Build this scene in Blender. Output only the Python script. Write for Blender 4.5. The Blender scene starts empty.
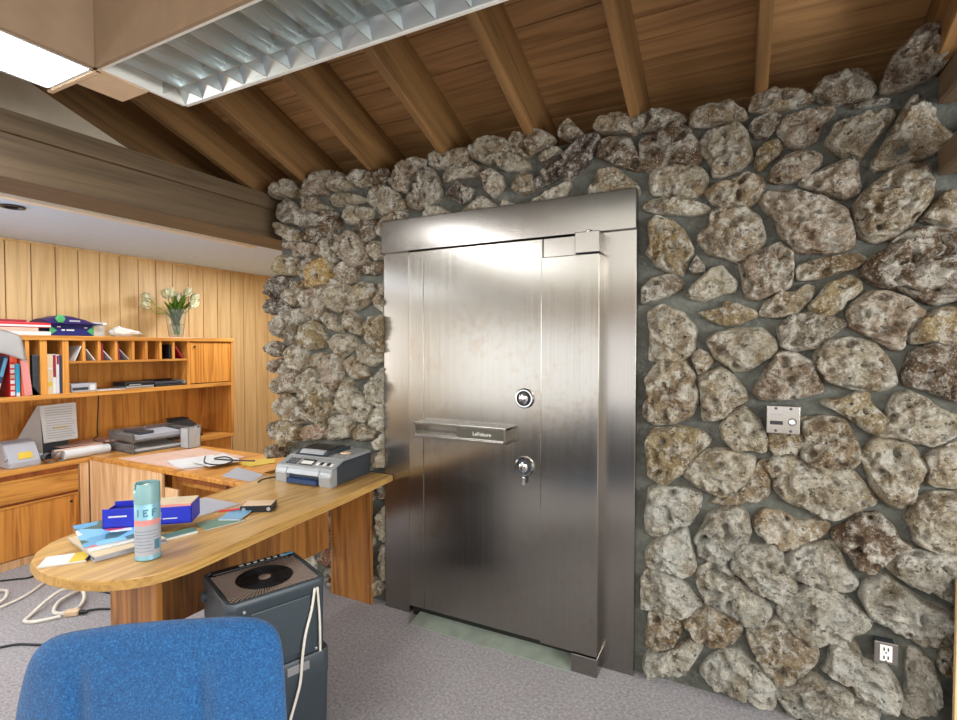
import bpy, bmesh, math, random
import numpy as np
from mathutils import Vector, Matrix, noise as mn
R = math.radians
PI = math.pi
random.seed(7)
SC = bpy.context.scene
COL = SC.collection

# ------------------------------------------------------------------ materials
def nmat(name):
    m = bpy.data.materials.new(name); m.use_nodes = True
    nt = m.node_tree; nt.nodes.clear()
    o = nt.nodes.new('ShaderNodeOutputMaterial'); b = nt.nodes.new('ShaderNodeBsdfPrincipled')
    nt.links.new(b.outputs[0], o.inputs[0])
    return m, nt, b
def nd(nt, t, **k):
    n = nt.nodes.new(t)
    for a, v in k.items():
        if a.startswith('i_'):
            n.inputs[a[2:].replace('_', ' ')].default_value = v
        else: setattr(n, a, v)
    return n
def lk(nt, a, b): nt.links.new(a, b)
def lin(c):
    def f(v):
        v /= 255.
        return v/12.92 if v <= .04045 else ((v+.055)/1.055)**2.4
    return (f(c[0]), f(c[1]), f(c[2]), 1)
def ramp(nt, fac, stops):
    r = nd(nt, 'ShaderNodeValToRGB'); e = r.color_ramp.elements
    while len(e) < len(stops): e.new(.5)
    for x, (p, c) in zip(e, stops): x.position = p; x.color = c
    lk(nt, fac, r.inputs[0]); return r.outputs[0]
def coords(nt, sc=(1, 1, 1), rot=(0, 0, 0)):
    t = nd(nt, 'ShaderNodeTexCoord'); m = nd(nt, 'ShaderNodeMapping'); src = t.outputs['Object']
    if any(rot):
        q = nd(nt, 'ShaderNodeMapping'); q.inputs['Rotation'].default_value = rot; lk(nt, src, q.inputs[0]); src = q.outputs[0]
    m.inputs['Scale'].default_value = sc; lk(nt, src, m.inputs[0]); return m.outputs[0]
def noise_n(nt, vec, scale, detail=4, rough=.55, dist=0):
    n = nd(nt, 'ShaderNodeTexNoise'); n.inputs['Scale'].default_value = scale; n.inputs['Detail'].default_value = detail
    n.inputs['Roughness'].default_value = rough; n.inputs['Distortion'].default_value = dist
    lk(nt, vec, n.inputs['Vector']); return n.outputs['Fac']
def mixc(nt, fac, a, b, mode='MIX'):
    n = nd(nt, 'ShaderNodeMix', data_type='RGBA', blend_type=mode)
    for s, v in ((n.inputs[0], fac), (n.inputs[6], a), (n.inputs[7], b)):
        if hasattr(v, 'is_output'): lk(nt, v, s)
        else: s.default_value = v
    return n.outputs[2]
def bump(nt, b, h, strength=.3, dist=.002):
    n = nd(nt, 'ShaderNodeBump'); n.inputs['Strength'].default_value = strength; n.inputs['Distance'].default_value = dist
    lk(nt, h, n.inputs['Height']); lk(nt, n.outputs[0], b.inputs['Normal']); return n
def plain(name, c, rough=.5, metal=0, var=.06, bs=0, bscale=300, **kw):
    m, nt, b = nmat(name); v = coords(nt)
    f = noise_n(nt, v, 14, 4)
    c0 = lin(c); lo = tuple(x*(1-var) for x in c0[:3])+(1,); hi = tuple(min(1, x*(1+var)) for x in c0[:3])+(1,)
    lk(nt, ramp(nt, f, [(.3, lo), (.7, hi)]), b.inputs['Base Color'])
    b.inputs['Roughness'].default_value = rough; b.inputs['Metallic'].default_value = metal
    if bs: bump(nt, b, noise_n(nt, v, bscale, 3), bs)
    for k, x in kw.items(): b.inputs[k.replace('_', ' ')].default_value = x
    return m
def wood(name, dark, light, axis='Y', grain=1., rough=.4, big=1., contrast=.5, rot=(0, 0, 0)):
    """grain runs along AXIS; cathedral bands from a distorted coordinate"""
    m, nt, b = nmat(name)
    a = 'XYZ'.index(axis)
    s1 = [9*grain]*3; s1[a] = .55*grain
    s2 = [70*grain]*3; s2[a] = 2.2*grain
    n1 = noise_n(nt, coords(nt, s1, rot), 1.0*big, 3, .5, .6)
    w = nd(nt, 'ShaderNodeMath', operation='MULTIPLY'); lk(nt, n1, w.inputs[0]); w.inputs[1].default_value = 9
    fr = nd(nt, 'ShaderNodeMath', operation='PINGPONG'); lk(nt, w.outputs[0], fr.inputs[0]); fr.inputs[1].default_value = 1
    n2 = noise_n(nt, coords(nt, s2, rot), 1.0, 4, .6)
    mx = nd(nt, 'ShaderNodeMath', operation='MULTIPLY_ADD'); lk(nt, fr.outputs[0], mx.inputs[0]); mx.inputs[1].default_value = contrast
    n2s = nd(nt, 'ShaderNodeMath', operation='MULTIPLY'); lk(nt, n2, n2s.inputs[0]); n2s.inputs[1].default_value = 1-contrast*.6
    lk(nt, n2s.outputs[0], mx.inputs[2])
    d, l = lin(dark), lin(light)
    mid = tuple((x*.45+y*.55) for x, y in zip(d, l))
    lk(nt, ramp(nt, mx.outputs[0], [(.22, d), (.5, mid), (.85, l)]), b.inputs['Base Color'])
    b.inputs['Roughness'].default_value = rough
    bump(nt, b, mx.outputs[0], .12, .001)
    return m

M = {}
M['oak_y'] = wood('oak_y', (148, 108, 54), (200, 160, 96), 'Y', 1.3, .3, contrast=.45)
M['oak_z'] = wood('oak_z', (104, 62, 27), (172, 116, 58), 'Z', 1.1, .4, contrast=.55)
M['oak_edge'] = wood('oak_edge', (150, 108, 52), (200, 158, 88), 'Y', 1.6, .4, contrast=.3)
M['honey_y'] = wood('honey_y', (158, 96, 34), (214, 152, 74), 'Y', 1.2, .35, contrast=.5)
M['honey_z'] = wood('honey_z', (160, 92, 30), (218, 150, 70), 'Z', 1.1, .35, contrast=.55)
M['honey_dark'] = wood('honey_dark', (120, 62, 24), (172, 100, 48), 'Z', 1.2, .45, contrast=.5)
M['pale_z'] = wood('pale_z', (200, 148, 96), (236, 196, 150), 'Z', 1., .4, contrast=.55)
M['panel_z'] = wood('panel_z', (190, 152, 100), (224, 190, 136), 'Z', .9, .45, contrast=.35)
M['rafter'] = wood('rafter', (94, 67, 37), (146, 108, 64), 'Y', .8, .55, contrast=.4, rot=(R(20.46), 0, 0))
M['deck'] = wood('deck', (136, 98, 60), (190, 146, 96), 'X', 1.0, .55, contrast=.4)
M['beam'] = wood('beam', (78, 63, 45), (112, 93, 69), 'Y', 1.1, .55, contrast=.3)
M['soffit'] = plain('soffit', (148, 124, 98), .6, var=.08)
M['soffit_pale'] = plain('soffit_pale', (214, 184, 150), .6)
M['gable'] = plain('gable', (238, 222, 196), .7)
M['white_paint'] = plain('white_paint', (206, 226, 252), .6, var=.03)
M['off_white'] = plain('off_white', (222, 220, 212), .55, var=.04)
M['paper'] = plain('paper', (208, 207, 204), .7, var=.03)
M['paper_grey'] = plain('paper_grey', (164, 164, 170), .7, var=.04)
M['paper_pink'] = plain('paper_pink', (206, 170, 150), .6, var=.08)
M['black'] = plain('black', (24, 25, 28), .4)
M['rubber'] = plain('rubber', (34, 36, 38), .6)
M['dark_grey'] = plain('dark_grey', (52, 58, 64), .42)
M['purifier'] = plain('purifier', (54, 63, 69), .42, bs=.1)
M['silver'] = plain('silver', (158, 160, 160), .35, .3)
M['chrome'] = plain('chrome', (210, 212, 212), .12, 1)
M['bronze_plate'] = plain('bronze_plate', (88, 86, 74), .4, .5)
M['white_plastic'] = plain('white_plastic', (226, 224, 216), .4)
M['cord_white'] = plain('cord_white', (214, 208, 196), .5)
M['red'] = plain('red', (198, 30, 40), .45)
M['dark_red'] = plain('dark_red', (140, 28, 38), .5)
M['orange'] = plain('orange', (232, 96, 58), .5)
M['teal'] = plain('teal', (40, 150, 184), .45)
M['pink'] = plain('pink', (212, 136, 130), .5)
M['navy'] = plain('navy', (34, 56, 92), .5)
M['purple'] = plain('purple', (38, 26, 86), .4)
M['indigo'] = plain('indigo', (28, 32, 100), .4)
M['green'] = plain('green', (64, 150, 88), .5)
M['blue_box'] = plain('blue_box', (30, 44, 178), .4)
M['yellow'] = plain('yellow', (206, 174, 48), .6)
M['can_blue'] = plain('can_blue', (126, 172, 186), .35, .2)
M['can_cap'] = plain('can_cap', (122, 160, 160), .4)
M['mag_blue'] = plain('mag_blue', (96, 156, 190), .4)
M['mag_green'] = plain('mag_green', (92, 130, 110), .45)
M['cream'] = plain('cream', (204, 184, 150), .6)
M['tulip'] = plain('tulip', (244, 240, 206), .5, var=.08)
M['leaf'] = plain('leaf', (112, 150, 50), .5, var=.2)
M['grey_plate'] = plain('grey_plate', (150, 148, 150), .4, .4)

def glassy(name, c, alpha, rough=.08):
    m, nt, b = nmat(name)
    b.inputs['Base Color'].default_value = lin(c); b.inputs['Roughness'].default_value = rough
    b.inputs['Transmission Weight'].default_value = alpha; b.inputs['IOR'].default_value = 1.3
    return m
M['smoke'] = glassy('smoke', (186, 182, 178), .85)
M['glass'] = glassy('glass', (242, 246, 246), .95, .02)
M['clear'] = glassy('clear', (236, 238, 238), .6, .1)

def emis(name, c, s):
    m, nt, b = nmat(name)
    b.inputs['Base Color'].default_value = lin(c); b.inputs['Emission Color'].default_value = lin(c)
    b.inputs['Emission Strength'].default_value = s; b.inputs['Roughness'].default_value = .4
    return m
M['lamp_on'] = emis('lamp_on', (250, 252, 255), 15)
M['tube'] = emis('tube', (250, 250, 250), .6)

def steel(name, c=(166, 163, 156), rough=.22, smudge=True):
    m, nt, b = nmat(name)
    v = coords(nt, (260, 260, 1.2)); f = noise_n(nt, v, 1, 3)
    v2 = coords(nt); g = noise_n(nt, v2, 2.3, 6, .62, .4)
    g2 = noise_n(nt, v2, 26, 5, .7)
    c0 = lin(c)
    base = ramp(nt, f, [(.3, tuple(x*.93 for x in c0[:3])+(1,)), (.7, tuple(min(1, x*1.05) for x in c0[:3])+(1,))])
    if smudge:
        mm = nd(nt, 'ShaderNodeMath', operation='MULTIPLY'); lk(nt, g, mm.inputs[0]); lk(nt, g2, mm.inputs[1])
        k = nd(nt, 'ShaderNodeMapRange'); lk(nt, mm.outputs[0], k.inputs[0]); k.inputs[1].default_value = .26; k.inputs[2].default_value = .42
        k.inputs[3].default_value = 0; k.inputs[4].default_value = .35
        base = mixc(nt, k.outputs[0], base, lin((150, 122, 92)))
    lk(nt, base, b.inputs['Base Color'])
    b.inputs['Metallic'].default_value = 1
    rr = nd(nt, 'ShaderNodeMapRange'); lk(nt, f, rr.inputs[0]); rr.inputs[3].default_value = rough-.05; rr.inputs[4].default_value = rough+.07
    lk(nt, rr.outputs[0], b.inputs['Roughness'])
    b.inputs['Anisotropic'].default_value = .7
    t = nd(nt, 'ShaderNodeTangent', direction_type='UV_MAP'); lk(nt, t.outputs[0], b.inputs['Tangent'])
    bump(nt, b, f, .05, .0006)
    return m
M['steel'] = steel('steel')
M['steel_frame'] = steel('steel_frame', (160, 156, 150), .22, False)
M['steel_sill'] = plain('steel_sill', (150, 160, 146), .55, .2, var=.15)
M['alu'] = plain('alu', (196, 203, 203), .32, 1, var=.03)

def carpet():
    m, nt, b = nmat('carpet'); v = coords(nt)
    f = noise_n(nt, v, 75, 5, .8); g = noise_n(nt, v, 1.6, 4, .6); h = noise_n(nt, v, 300, 3)
    c = ramp(nt, f, [(.32, lin((98, 94, 95))), (.5, lin((162, 157, 159))), (.68, lin((216, 211, 212)))])
    c = mixc(nt, .35, c, ramp(nt, g, [(.3, lin((128, 122, 123))), (.7, lin((166, 161, 162)))]))
    lk(nt, c, b.inputs['Base Color']); b.inputs['Roughness'].default_value = .95
    b.inputs['Sheen Weight'].default_value = .2
    bump(nt, b, h, .9, .008); return m
M['carpet'] = carpet()
def fabric():
    m, nt, b = nmat('blue_fabric'); v = coords(nt)
    f = noise_n(nt, v, 280, 4, .85); g = noise_n(nt, v, 80, 3, .7)
    c = ramp(nt, f, [(.25, lin((0, 26, 56))), (.5, lin((0, 70, 124))), (.72, lin((60, 132, 182)))])
    c = mixc(nt, .3, c, ramp(nt, g, [(.3, lin((2, 46, 88))), (.7, lin((12, 80, 128)))]))
    lk(nt, c, b.inputs['Base Color']); b.inputs['Roughness'].default_value = .9
    b.inputs['Sheen Weight'].default_value = .12
    bump(nt, b, f, .6, .003); return m
M['fabric'] = fabric()
def stone():
    m, nt, b = nmat('stone'); v = coords(nt)
    at = nd(nt, 'ShaderNodeAttribute', attribute_name='tint')
    n1 = noise_n(nt, v, 7, 7, .66, .3); n2 = noise_n(nt, v, 32, 8, .74, .3); n3 = noise_n(nt, v, 110, 5, .75, .2); n4 = noise_n(nt, v, 15, 8, .74, .3)
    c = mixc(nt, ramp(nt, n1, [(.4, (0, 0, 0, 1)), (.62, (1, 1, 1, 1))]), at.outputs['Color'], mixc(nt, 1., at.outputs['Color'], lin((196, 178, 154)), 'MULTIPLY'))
    c = mixc(nt, ramp(nt, n4, [(.47, (0, 0, 0, 1)), (.6, (.9, .9, .9, 1))]), c, lin((228, 222, 206)))      # pale crust
    c = mixc(nt, ramp(nt, n2, [(.36, (.95, .95, .95, 1)), (.44, (0, 0, 0, 1))]), c, lin((66, 54, 42)))           # dark weathering
    c = mixc(nt, ramp(nt, n3, [(.36, (.85, .85, .85, 1)), (.42, (0, 0, 0, 1))]), c, lin((80, 68, 54)))
    c = mixc(nt, ramp(nt, n3, [(.56, (0, 0, 0, 1)), (.64, (.8, .8, .8, 1))]), c, lin((244, 240, 228)))
    lk(nt, c, b.inputs['Base Color']); b.inputs['Roughness'].default_value = .92; b.inputs['Specular IOR Level'].default_value = .25
    vo = nd(nt, 'ShaderNodeTexVoronoi', feature='F1'); vo.inputs['Scale'].default_value = 55; lk(nt, v, vo.inputs['Vector'])
    def ma(x, y, k):
        q = nd(nt, 'ShaderNodeMath', operation='MULTIPLY_ADD'); lk(nt, x, q.inputs[0]); q.inputs[1].default_value = k
        if y is None: q.inputs[2].default_value = 0
        else: lk(nt, y, q.inputs[2])
        return q.outputs[0]
    h = ma(n2, ma(n3, ma(vo.outputs['Distance'], ma(n4, None, 1.2), .25), .5), 1.)
    bump(nt, b, h, 1., .03); return m
M['stone'] = stone()
def mortar():
    m, nt, b = nmat('mortar'); v = coords(nt)
    n = noise_n(nt, v, 6, 8, .7); n2 = noise_n(nt, v, 38, 7, .75); n3 = noise_n(nt, v, 1.7, 4, .6)
    c = ramp(nt, n, [(.3, lin((76, 75, 70))), (.7, lin((112, 114, 105)))])
    c = mixc(nt, ramp(nt, n2, [(.35, (.7, .7, .7, 1)), (.48, (0, 0, 0, 1))]), c, lin((62, 58, 52)))
    c = mixc(nt, ramp(nt, n2, [(.54, (0, 0, 0, 1)), (.68, (.6, .6, .6, 1))]), c, lin((148, 150, 140)))
    c = mixc(nt, ramp(nt, n3, [(.4, (0, 0, 0, 1)), (.65, (.5, .5, .5, 1))]), c, lin((120, 123, 113)))
    lk(nt, c, b.inputs['Base Color']); b.inputs['Roughness'].default_value = .9
    bump(nt, b, n2, .9, .016); return m
M['mortar'] = mortar()

# ------------------------------------------------------------------ mesh helpers
def obj(name, bm, m, parent=None, smooth=False, ang=None, world=False):
    if world and parent is not None:
        bmesh.ops.translate(bm, verts=bm.verts, vec=-parent.location)
    me = bpy.data.meshes.new(name)
    bmesh.ops.recalc_face_normals(bm, faces=bm.faces)
    bm.to_mesh(me); bm.free()
    if isinstance(m, str): m = M[m]
    if isinstance(m, (list, tuple)):
        for x in m: me.materials.append(M[x])
    else: me.materials.append(m)
    o = bpy.data.objects.new(name, me); COL.objects.link(o)
    if parent is not None: o.parent = parent
    if smooth:
        me.polygons.foreach_set('use_smooth', [True]*len(me.polygons))
        if ang: me.set_sharp_from_angle(angle=R(ang))
    return o
def tag(o, label, cat, group=None, kind=None):
    o['label'] = label; o['category'] = cat
    if group: o['group'] = group
    if kind: o['kind'] = kind
    return o
def thing(name, label, cat, loc=(0, 0, 0), rz=0, group=None, kind=None):
    o = bpy.data.objects.new(name, None); COL.objects.link(o); o.empty_display_size = .1
    o.location = loc; o.rotation_euler = (0, 0, rz)
    return tag(o, label, cat, group, kind)
def struct(o, label=None, cat=None):
    o['kind'] = 'structure'
    if label: o['label'] = label
    if cat: o['category'] = cat
    return o
def B(): return bmesh.new()
def box(bm, x0, x1, y0, y1, z0, z1, bev=0, seg=2, mi=0):
    vs = [bm.verts.new((x, y, z)) for x in (x0, x1) for y in (y0, y1) for z in (z0, z1)]
    fs = [bm.faces.new([vs[i] for i in q]) for q in ((0, 1, 3, 2), (4, 6, 7, 5), (0, 4, 5, 1), (2, 3, 7, 6), (0, 2, 6, 4), (1, 5, 7, 3))]
    for f in fs: f.material_index = mi
    if bev:
        es = list({e for f in fs for e in f.edges})
        r = bmesh.ops.bevel(bm, geom=es, offset=bev, segments=seg, affect='EDGES', profile=.5)
        for f in r['faces']: f.material_index = mi
        return list({v for f in r['faces'] for v in f.verts} | {v for v in vs if v.is_valid})
    return vs
def bx(name, dims, m, parent=None, bev=.003, world=True, seg=2):
    bm = B(); box(bm, *dims, bev=bev, seg=seg); return obj(name, bm, m, parent, world=world)
def prism(bm, pts, z0, z1, bev=0, seg=2, mi=0):
    n = len(pts)
    lo = [bm.verts.new((p[0], p[1], z0)) for p in pts]; hi = [bm.verts.new((p[0], p[1], z1)) for p in pts]
    fs = [bm.faces.new(lo[::-1]), bm.faces.new(hi)]
    for i in range(n): fs.append(bm.faces.new((lo[i], lo[(i+1) % n], hi[(i+1) % n], hi[i])))
    for f in fs: f.material_index = mi
    if bev:
        es = list({e for f in fs[:2] for e in f.edges})
        bmesh.ops.bevel(bm, geom=es, offset=bev, segments=seg, affect='EDGES', profile=.5)
    return lo+hi
def lathe(bm, prof, c=(0, 0, 0), n=32, axis='Z', mi=0, closed=True):
    rings = []
    for r, h in prof:
        ring = []
        for i in range(n):
            a = 2*PI*i/n; u, v = r*math.cos(a), r*math.sin(a)
            p = {'Z': (u, v, h), 'Y': (u, h, v), 'X': (h, u, v)}[axis]
            ring.append(bm.verts.new((c[0]+p[0], c[1]+p[1], c[2]+p[2])))
        rings.append(ring)
    for a, b in zip(rings, rings[1:]):
        for i in range(n): bm.faces.new((a[i], a[(i+1) % n], b[(i+1) % n], b[i])).material_index = mi
    if closed:
        bm.faces.new(rings[0][::-1]).material_index = mi; bm.faces.new(rings[-1]).material_index = mi
def tube(bm, pts, r, n=8, mi=0, sub=6):
    P = [Vector(p) for p in pts]
    if sub > 1 and len(P) > 2:
        Q = []
        for i in range(len(P)-1):
            p0 = P[max(i-1, 0)]; p1 = P[i]; p2 = P[i+1]; p3 = P[min(i+2, len(P)-1)]
            for k in range(sub):
                t = k/sub
                Q.append(.5*((2*p1)+(p2-p0)*t+(2*p0-5*p1+4*p2-p3)*t*t+(3*p1-p0-3*p2+p3)*t**3))
        Q.append(P[-1]); P = Q
    rings = []; up = Vector((0, 0, 1)); prev = None
    for i, p in enumerate(P):
        t = (P[min(i+1, len(P)-1)]-P[max(i-1, 0)]).normalized()
        if prev is None:
            a = t.cross(up if abs(t.z) < .9 else Vector((1, 0, 0))).normalized()
        else: a = (prev-t*prev.dot(t)).normalized()
        prev = a; b = t.cross(a)
        rings.append([bm.verts.new(p+r*(math.cos(2*PI*k/n)*a+math.sin(2*PI*k/n)*b)) for k in range(n)])
    for x, y in zip(rings, rings[1:]):
        for k in range(n): bm.faces.new((x[k], x[(k+1) % n], y[(k+1) % n], y[k])).material_index = mi
    bm.faces.new(rings[0][::-1]).material_index = mi; bm.faces.new(rings[-1]).material_index = mi
def tubeo(name, pts, r, m, parent=None, world=True, n=8, sub=6):
    bm = B(); tube(bm, pts, r, n, sub=sub); return obj(name, bm, m, parent, True, 60, world)
def sheet(bm, quad, z0=0., nx=8, ny=8, curl=0., wav=0., th=.0012, seed=0, mi=0):
    """thin paper of real thickness from four corner points (3D)"""
    a, b, c, d = [Vector(p) for p in quad]
    g = []
    for lay in (0, 1):
        L = []
        for j in range(ny+1):
            v = j/ny
            for i in range(nx+1):
                u = i/nx
                p = (a*(1-u)+b*u)*(1-v)+(d*(1-u)+c*u)*v
                z = curl*((2*u-1)**2)*.5+wav*mn.noise(Vector((u*2.2+seed, v*2.2, seed*1.7)))
                L.append(bm.verts.new(p+Vector((0, 0, z0+abs(z)+lay*th))))
        g.append(L)
    w = nx+1
    def q(x): x.material_index = mi
    for j in range(ny):
        for i in range(nx):
            k = j*w+i
            q(bm.faces.new((g[1][k], g[1][k+1], g[1][k+w+1], g[1][k+w]))); q(bm.faces.new((g[0][k], g[0][k+w], g[0][k+w+1], g[0][k+1])))
    for j in range(ny):
        for i in (0, nx):
            k = j*w+i; q(bm.faces.new((g[0][k], g[0][k+w], g[1][k+w], g[1][k])))
    for i in range(nx):
        for j in (0, ny):
            k = j*w+i; q(bm.faces.new((g[0][k], g[0][k+1], g[1][k+1], g[1][k])))
def xform(bm, vs, mat): bmesh.ops.transform(bm, matrix=mat, verts=vs)
def uvbox(o):
    me = o.data; uv = me.uv_layers.new(name='UVMap').data
    for p in me.polygons:
        n = p.normal; ax = max(range(3), key=lambda i: abs(n[i]))
        for li in p.loop_indices:
            c = me.vertices[me.loops[li].vertex_index].co
            uv[li].uv = {0: (c.y, c.z), 1: (c.x, c.z), 2: (c.x, c.y)}[ax]
def text(name, s, size, m, parent, loc, rot, ext=.0006):
    cu = bpy.data.curves.new(name, 'FONT'); cu.body = s; cu.size = size; cu.extrude = ext; cu.align_x = 'CENTER'; cu.align_y = 'CENTER'
    o = bpy.data.objects.new(name, cu)
    COL.objects.link(o); dg = bpy.context.evaluated_depsgraph_get()
    me = bpy.data.meshes.new_from_object(o.evaluated_get(dg)); bpy.data.objects.remove(o)
    me.materials.clear(); me.materials.append(M[m])
    t = bpy.data.objects.new(name, me); COL.objects.link(t); t.parent = parent; t.location = loc; t.rotation_euler = rot
    return t
# ------------------------------------------------------------------ camera, world
SLOPE = .373
def zb(y): return 2.465-SLOPE*(y-2.25)          # underside of the rafters
def zd(y): return 2.738-SLOPE*(y-2.25)          # underside of the deck
cam = bpy.data.cameras.new('camera'); co = bpy.data.objects.new('camera', cam); COL.objects.link(co)
cam.sensor_width = 36; cam.lens = 511/957*36; cam.clip_start = .05
co.location = (0, 0, 1.46); co.rotation_euler = (R(90-1.57), 0, R(26.9)); SC.camera = co
SC.view_settings.view_transform = 'Standard'; SC.view_settings.look = 'None'
SC.view_settings.exposure = .5; SC.view_settings.gamma = 1; SC.view_settings.use_curve_mapping = False
SC.cycles.use_denoising = True
w = bpy.data.worlds.new('world'); SC.world = w; w.use_nodes = True
w.node_tree.nodes['Background'].inputs[0].default_value = (.75, .86, 1, 1)
w.node_tree.nodes['Background'].inputs[1].default_value = 1.0
def area(name, loc, rot, sx, sy, e, c=(1, 1, 1)):
    l = bpy.data.lights.new(name, 'AREA'); l.shape = 'RECTANGLE'; l.size = sx; l.size_y = sy; l.energy = e; l.color = c
    o = bpy.data.objects.new(name, l); COL.objects.link(o); o.location = loc; o.rotation_euler = rot; return o

# ------------------------------------------------------------------ shell
bm = B(); box(bm, -4.8, 2.7, -3.4, 4.4, -.1, 0); struct(obj('floor', bm, 'carpet'), 'grey cut-pile carpet covering the office floor', 'floor')
# left wall: vertical tongue boards with dark grooves
bm = B(); box(bm, -4.72, -4.64, -3.4, 4.4, 0, 2.26)
wl = struct(obj('wall_left', bm, 'rafter'), 'honey coloured vertical board panelling behind the credenza', 'wall')
bm = B(); y = 1.72-.15*34
while y < 4.3:
    box(bm, -4.64, -4.62, y+.003, y+.147, 0, 2.225, bev=.003, seg=1); y += .15
o = obj('board_panelling', bm, 'panel_z', wl)
bx('cornice', (-4.62, -4.605, -3.3, 4.3, 2.208, 2.224), 'panel_z', wl, .003)
# white lowered ceiling over the credenza
bm = B(); box(bm, -4.7, -2.95, -3.4, 4.4, 2.225, 2.29)
ca = struct(obj('ceiling_alcove', bm, 'white_paint'), 'white painted lowered ceiling strip above the wood panelled wall', 'ceiling')
bx('edge_trim', (-3.0, -2.972, -3.3, 4.3, 2.19, 2.2245), 'white_paint', ca, .003)
# boxed beam
bm = B(); box(bm, -2.972, -2.69, -3.3, 4.2, 2.152, 2.335, bev=.003)
tr = struct(obj('trim_1', bm, 'beam'), 'long brown boxed beam running along the edge of the white ceiling', 'beam')
bx('fascia', (-2.972, -2.668, -3.3, 4.2, 2.335, 2.425), 'beam', tr, .003)
bx('lower_lip', (-2.692, -2.682, -3.3, 4.2, 2.152, 2.166), 'beam', tr, .002)
# gable infill
bm = B(); pts = [(-3.3, 2.2), (2.7, 2.2), (2.7, zd(2.7)), (-3.3, zd(-3.3))]
v = [[bm.verts.new((x, a, b)) for a, b in pts] for x in (-3.30, -3.255)]
for q in v: bm.faces.new(q)
for i in range(4): bm.faces.new((v[0][i], v[0][(i+1) % 4], v[1][(i+1) % 4], v[1][i]))
struct(obj('wall_gable', bm, 'gable'), 'tan infill wall above the boxed beam under the first rafter', 'wall')
# sloping deck
bm = B(); y = -3.35
while y < 2.78:
    a, b = y+.0025, y+.0975
    vs = [bm.verts.new((x, yy, zd(yy)+dz)) for x in (-4.75, 2.7) for yy in (a, b) for dz in (0, .02)]
    for q in ((0, 1, 3, 2), (4, 6, 7, 5), (0, 4, 5, 1), (2, 3, 7, 6), (0, 2, 6, 4), (1, 5, 7, 3)): bm.faces.new([vs[i] for i in q])
    y += .1
ce = struct(obj('ceiling', bm, 'deck'), 'sloping brown tongue-and-groove plank ceiling on rafters', 'ceiling')
bm = B(); vs = [bm.verts.new((x, yy, zd(yy)+.02+dz)) for x in (-4.8, 2.75) for yy in (-3.4, 2.8) for dz in (0, .06)]
for q in ((0, 1, 3, 2), (4, 6, 7, 5), (0, 4, 5, 1), (2, 3, 7, 6), (0, 2, 6, 4), (1, 5, 7, 3)): bm.faces.new([vs[i] for i in q])
obj('roof_board', bm, 'rafter', ce)
for x in (-3.23, -2.78, -2.335, -1.84, -1.37, -.89, -.41, .07, .62, 1.11, 1.6, 2.09):
    bm = B(); vs = [bm.verts.new((xx, yy, zb(yy)+dz)) for xx in (x-.022, x+.022) for yy in (-3.3, 2.7) for dz in (0, .272)]
    fs = [bm.faces.new([vs[i] for i in q]) for q in ((0, 1, 3, 2), (4, 6, 7, 5), (0, 4, 5, 1), (2, 3, 7, 6), (0, 2, 6, 4), (1, 5, 7, 3))]
    bmesh.ops.bevel(bm, geom=[e for e in bm.edges], offset=.003, segments=1, affect='EDGES')
    obj('rafter', bm, 'rafter', ce)

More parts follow.
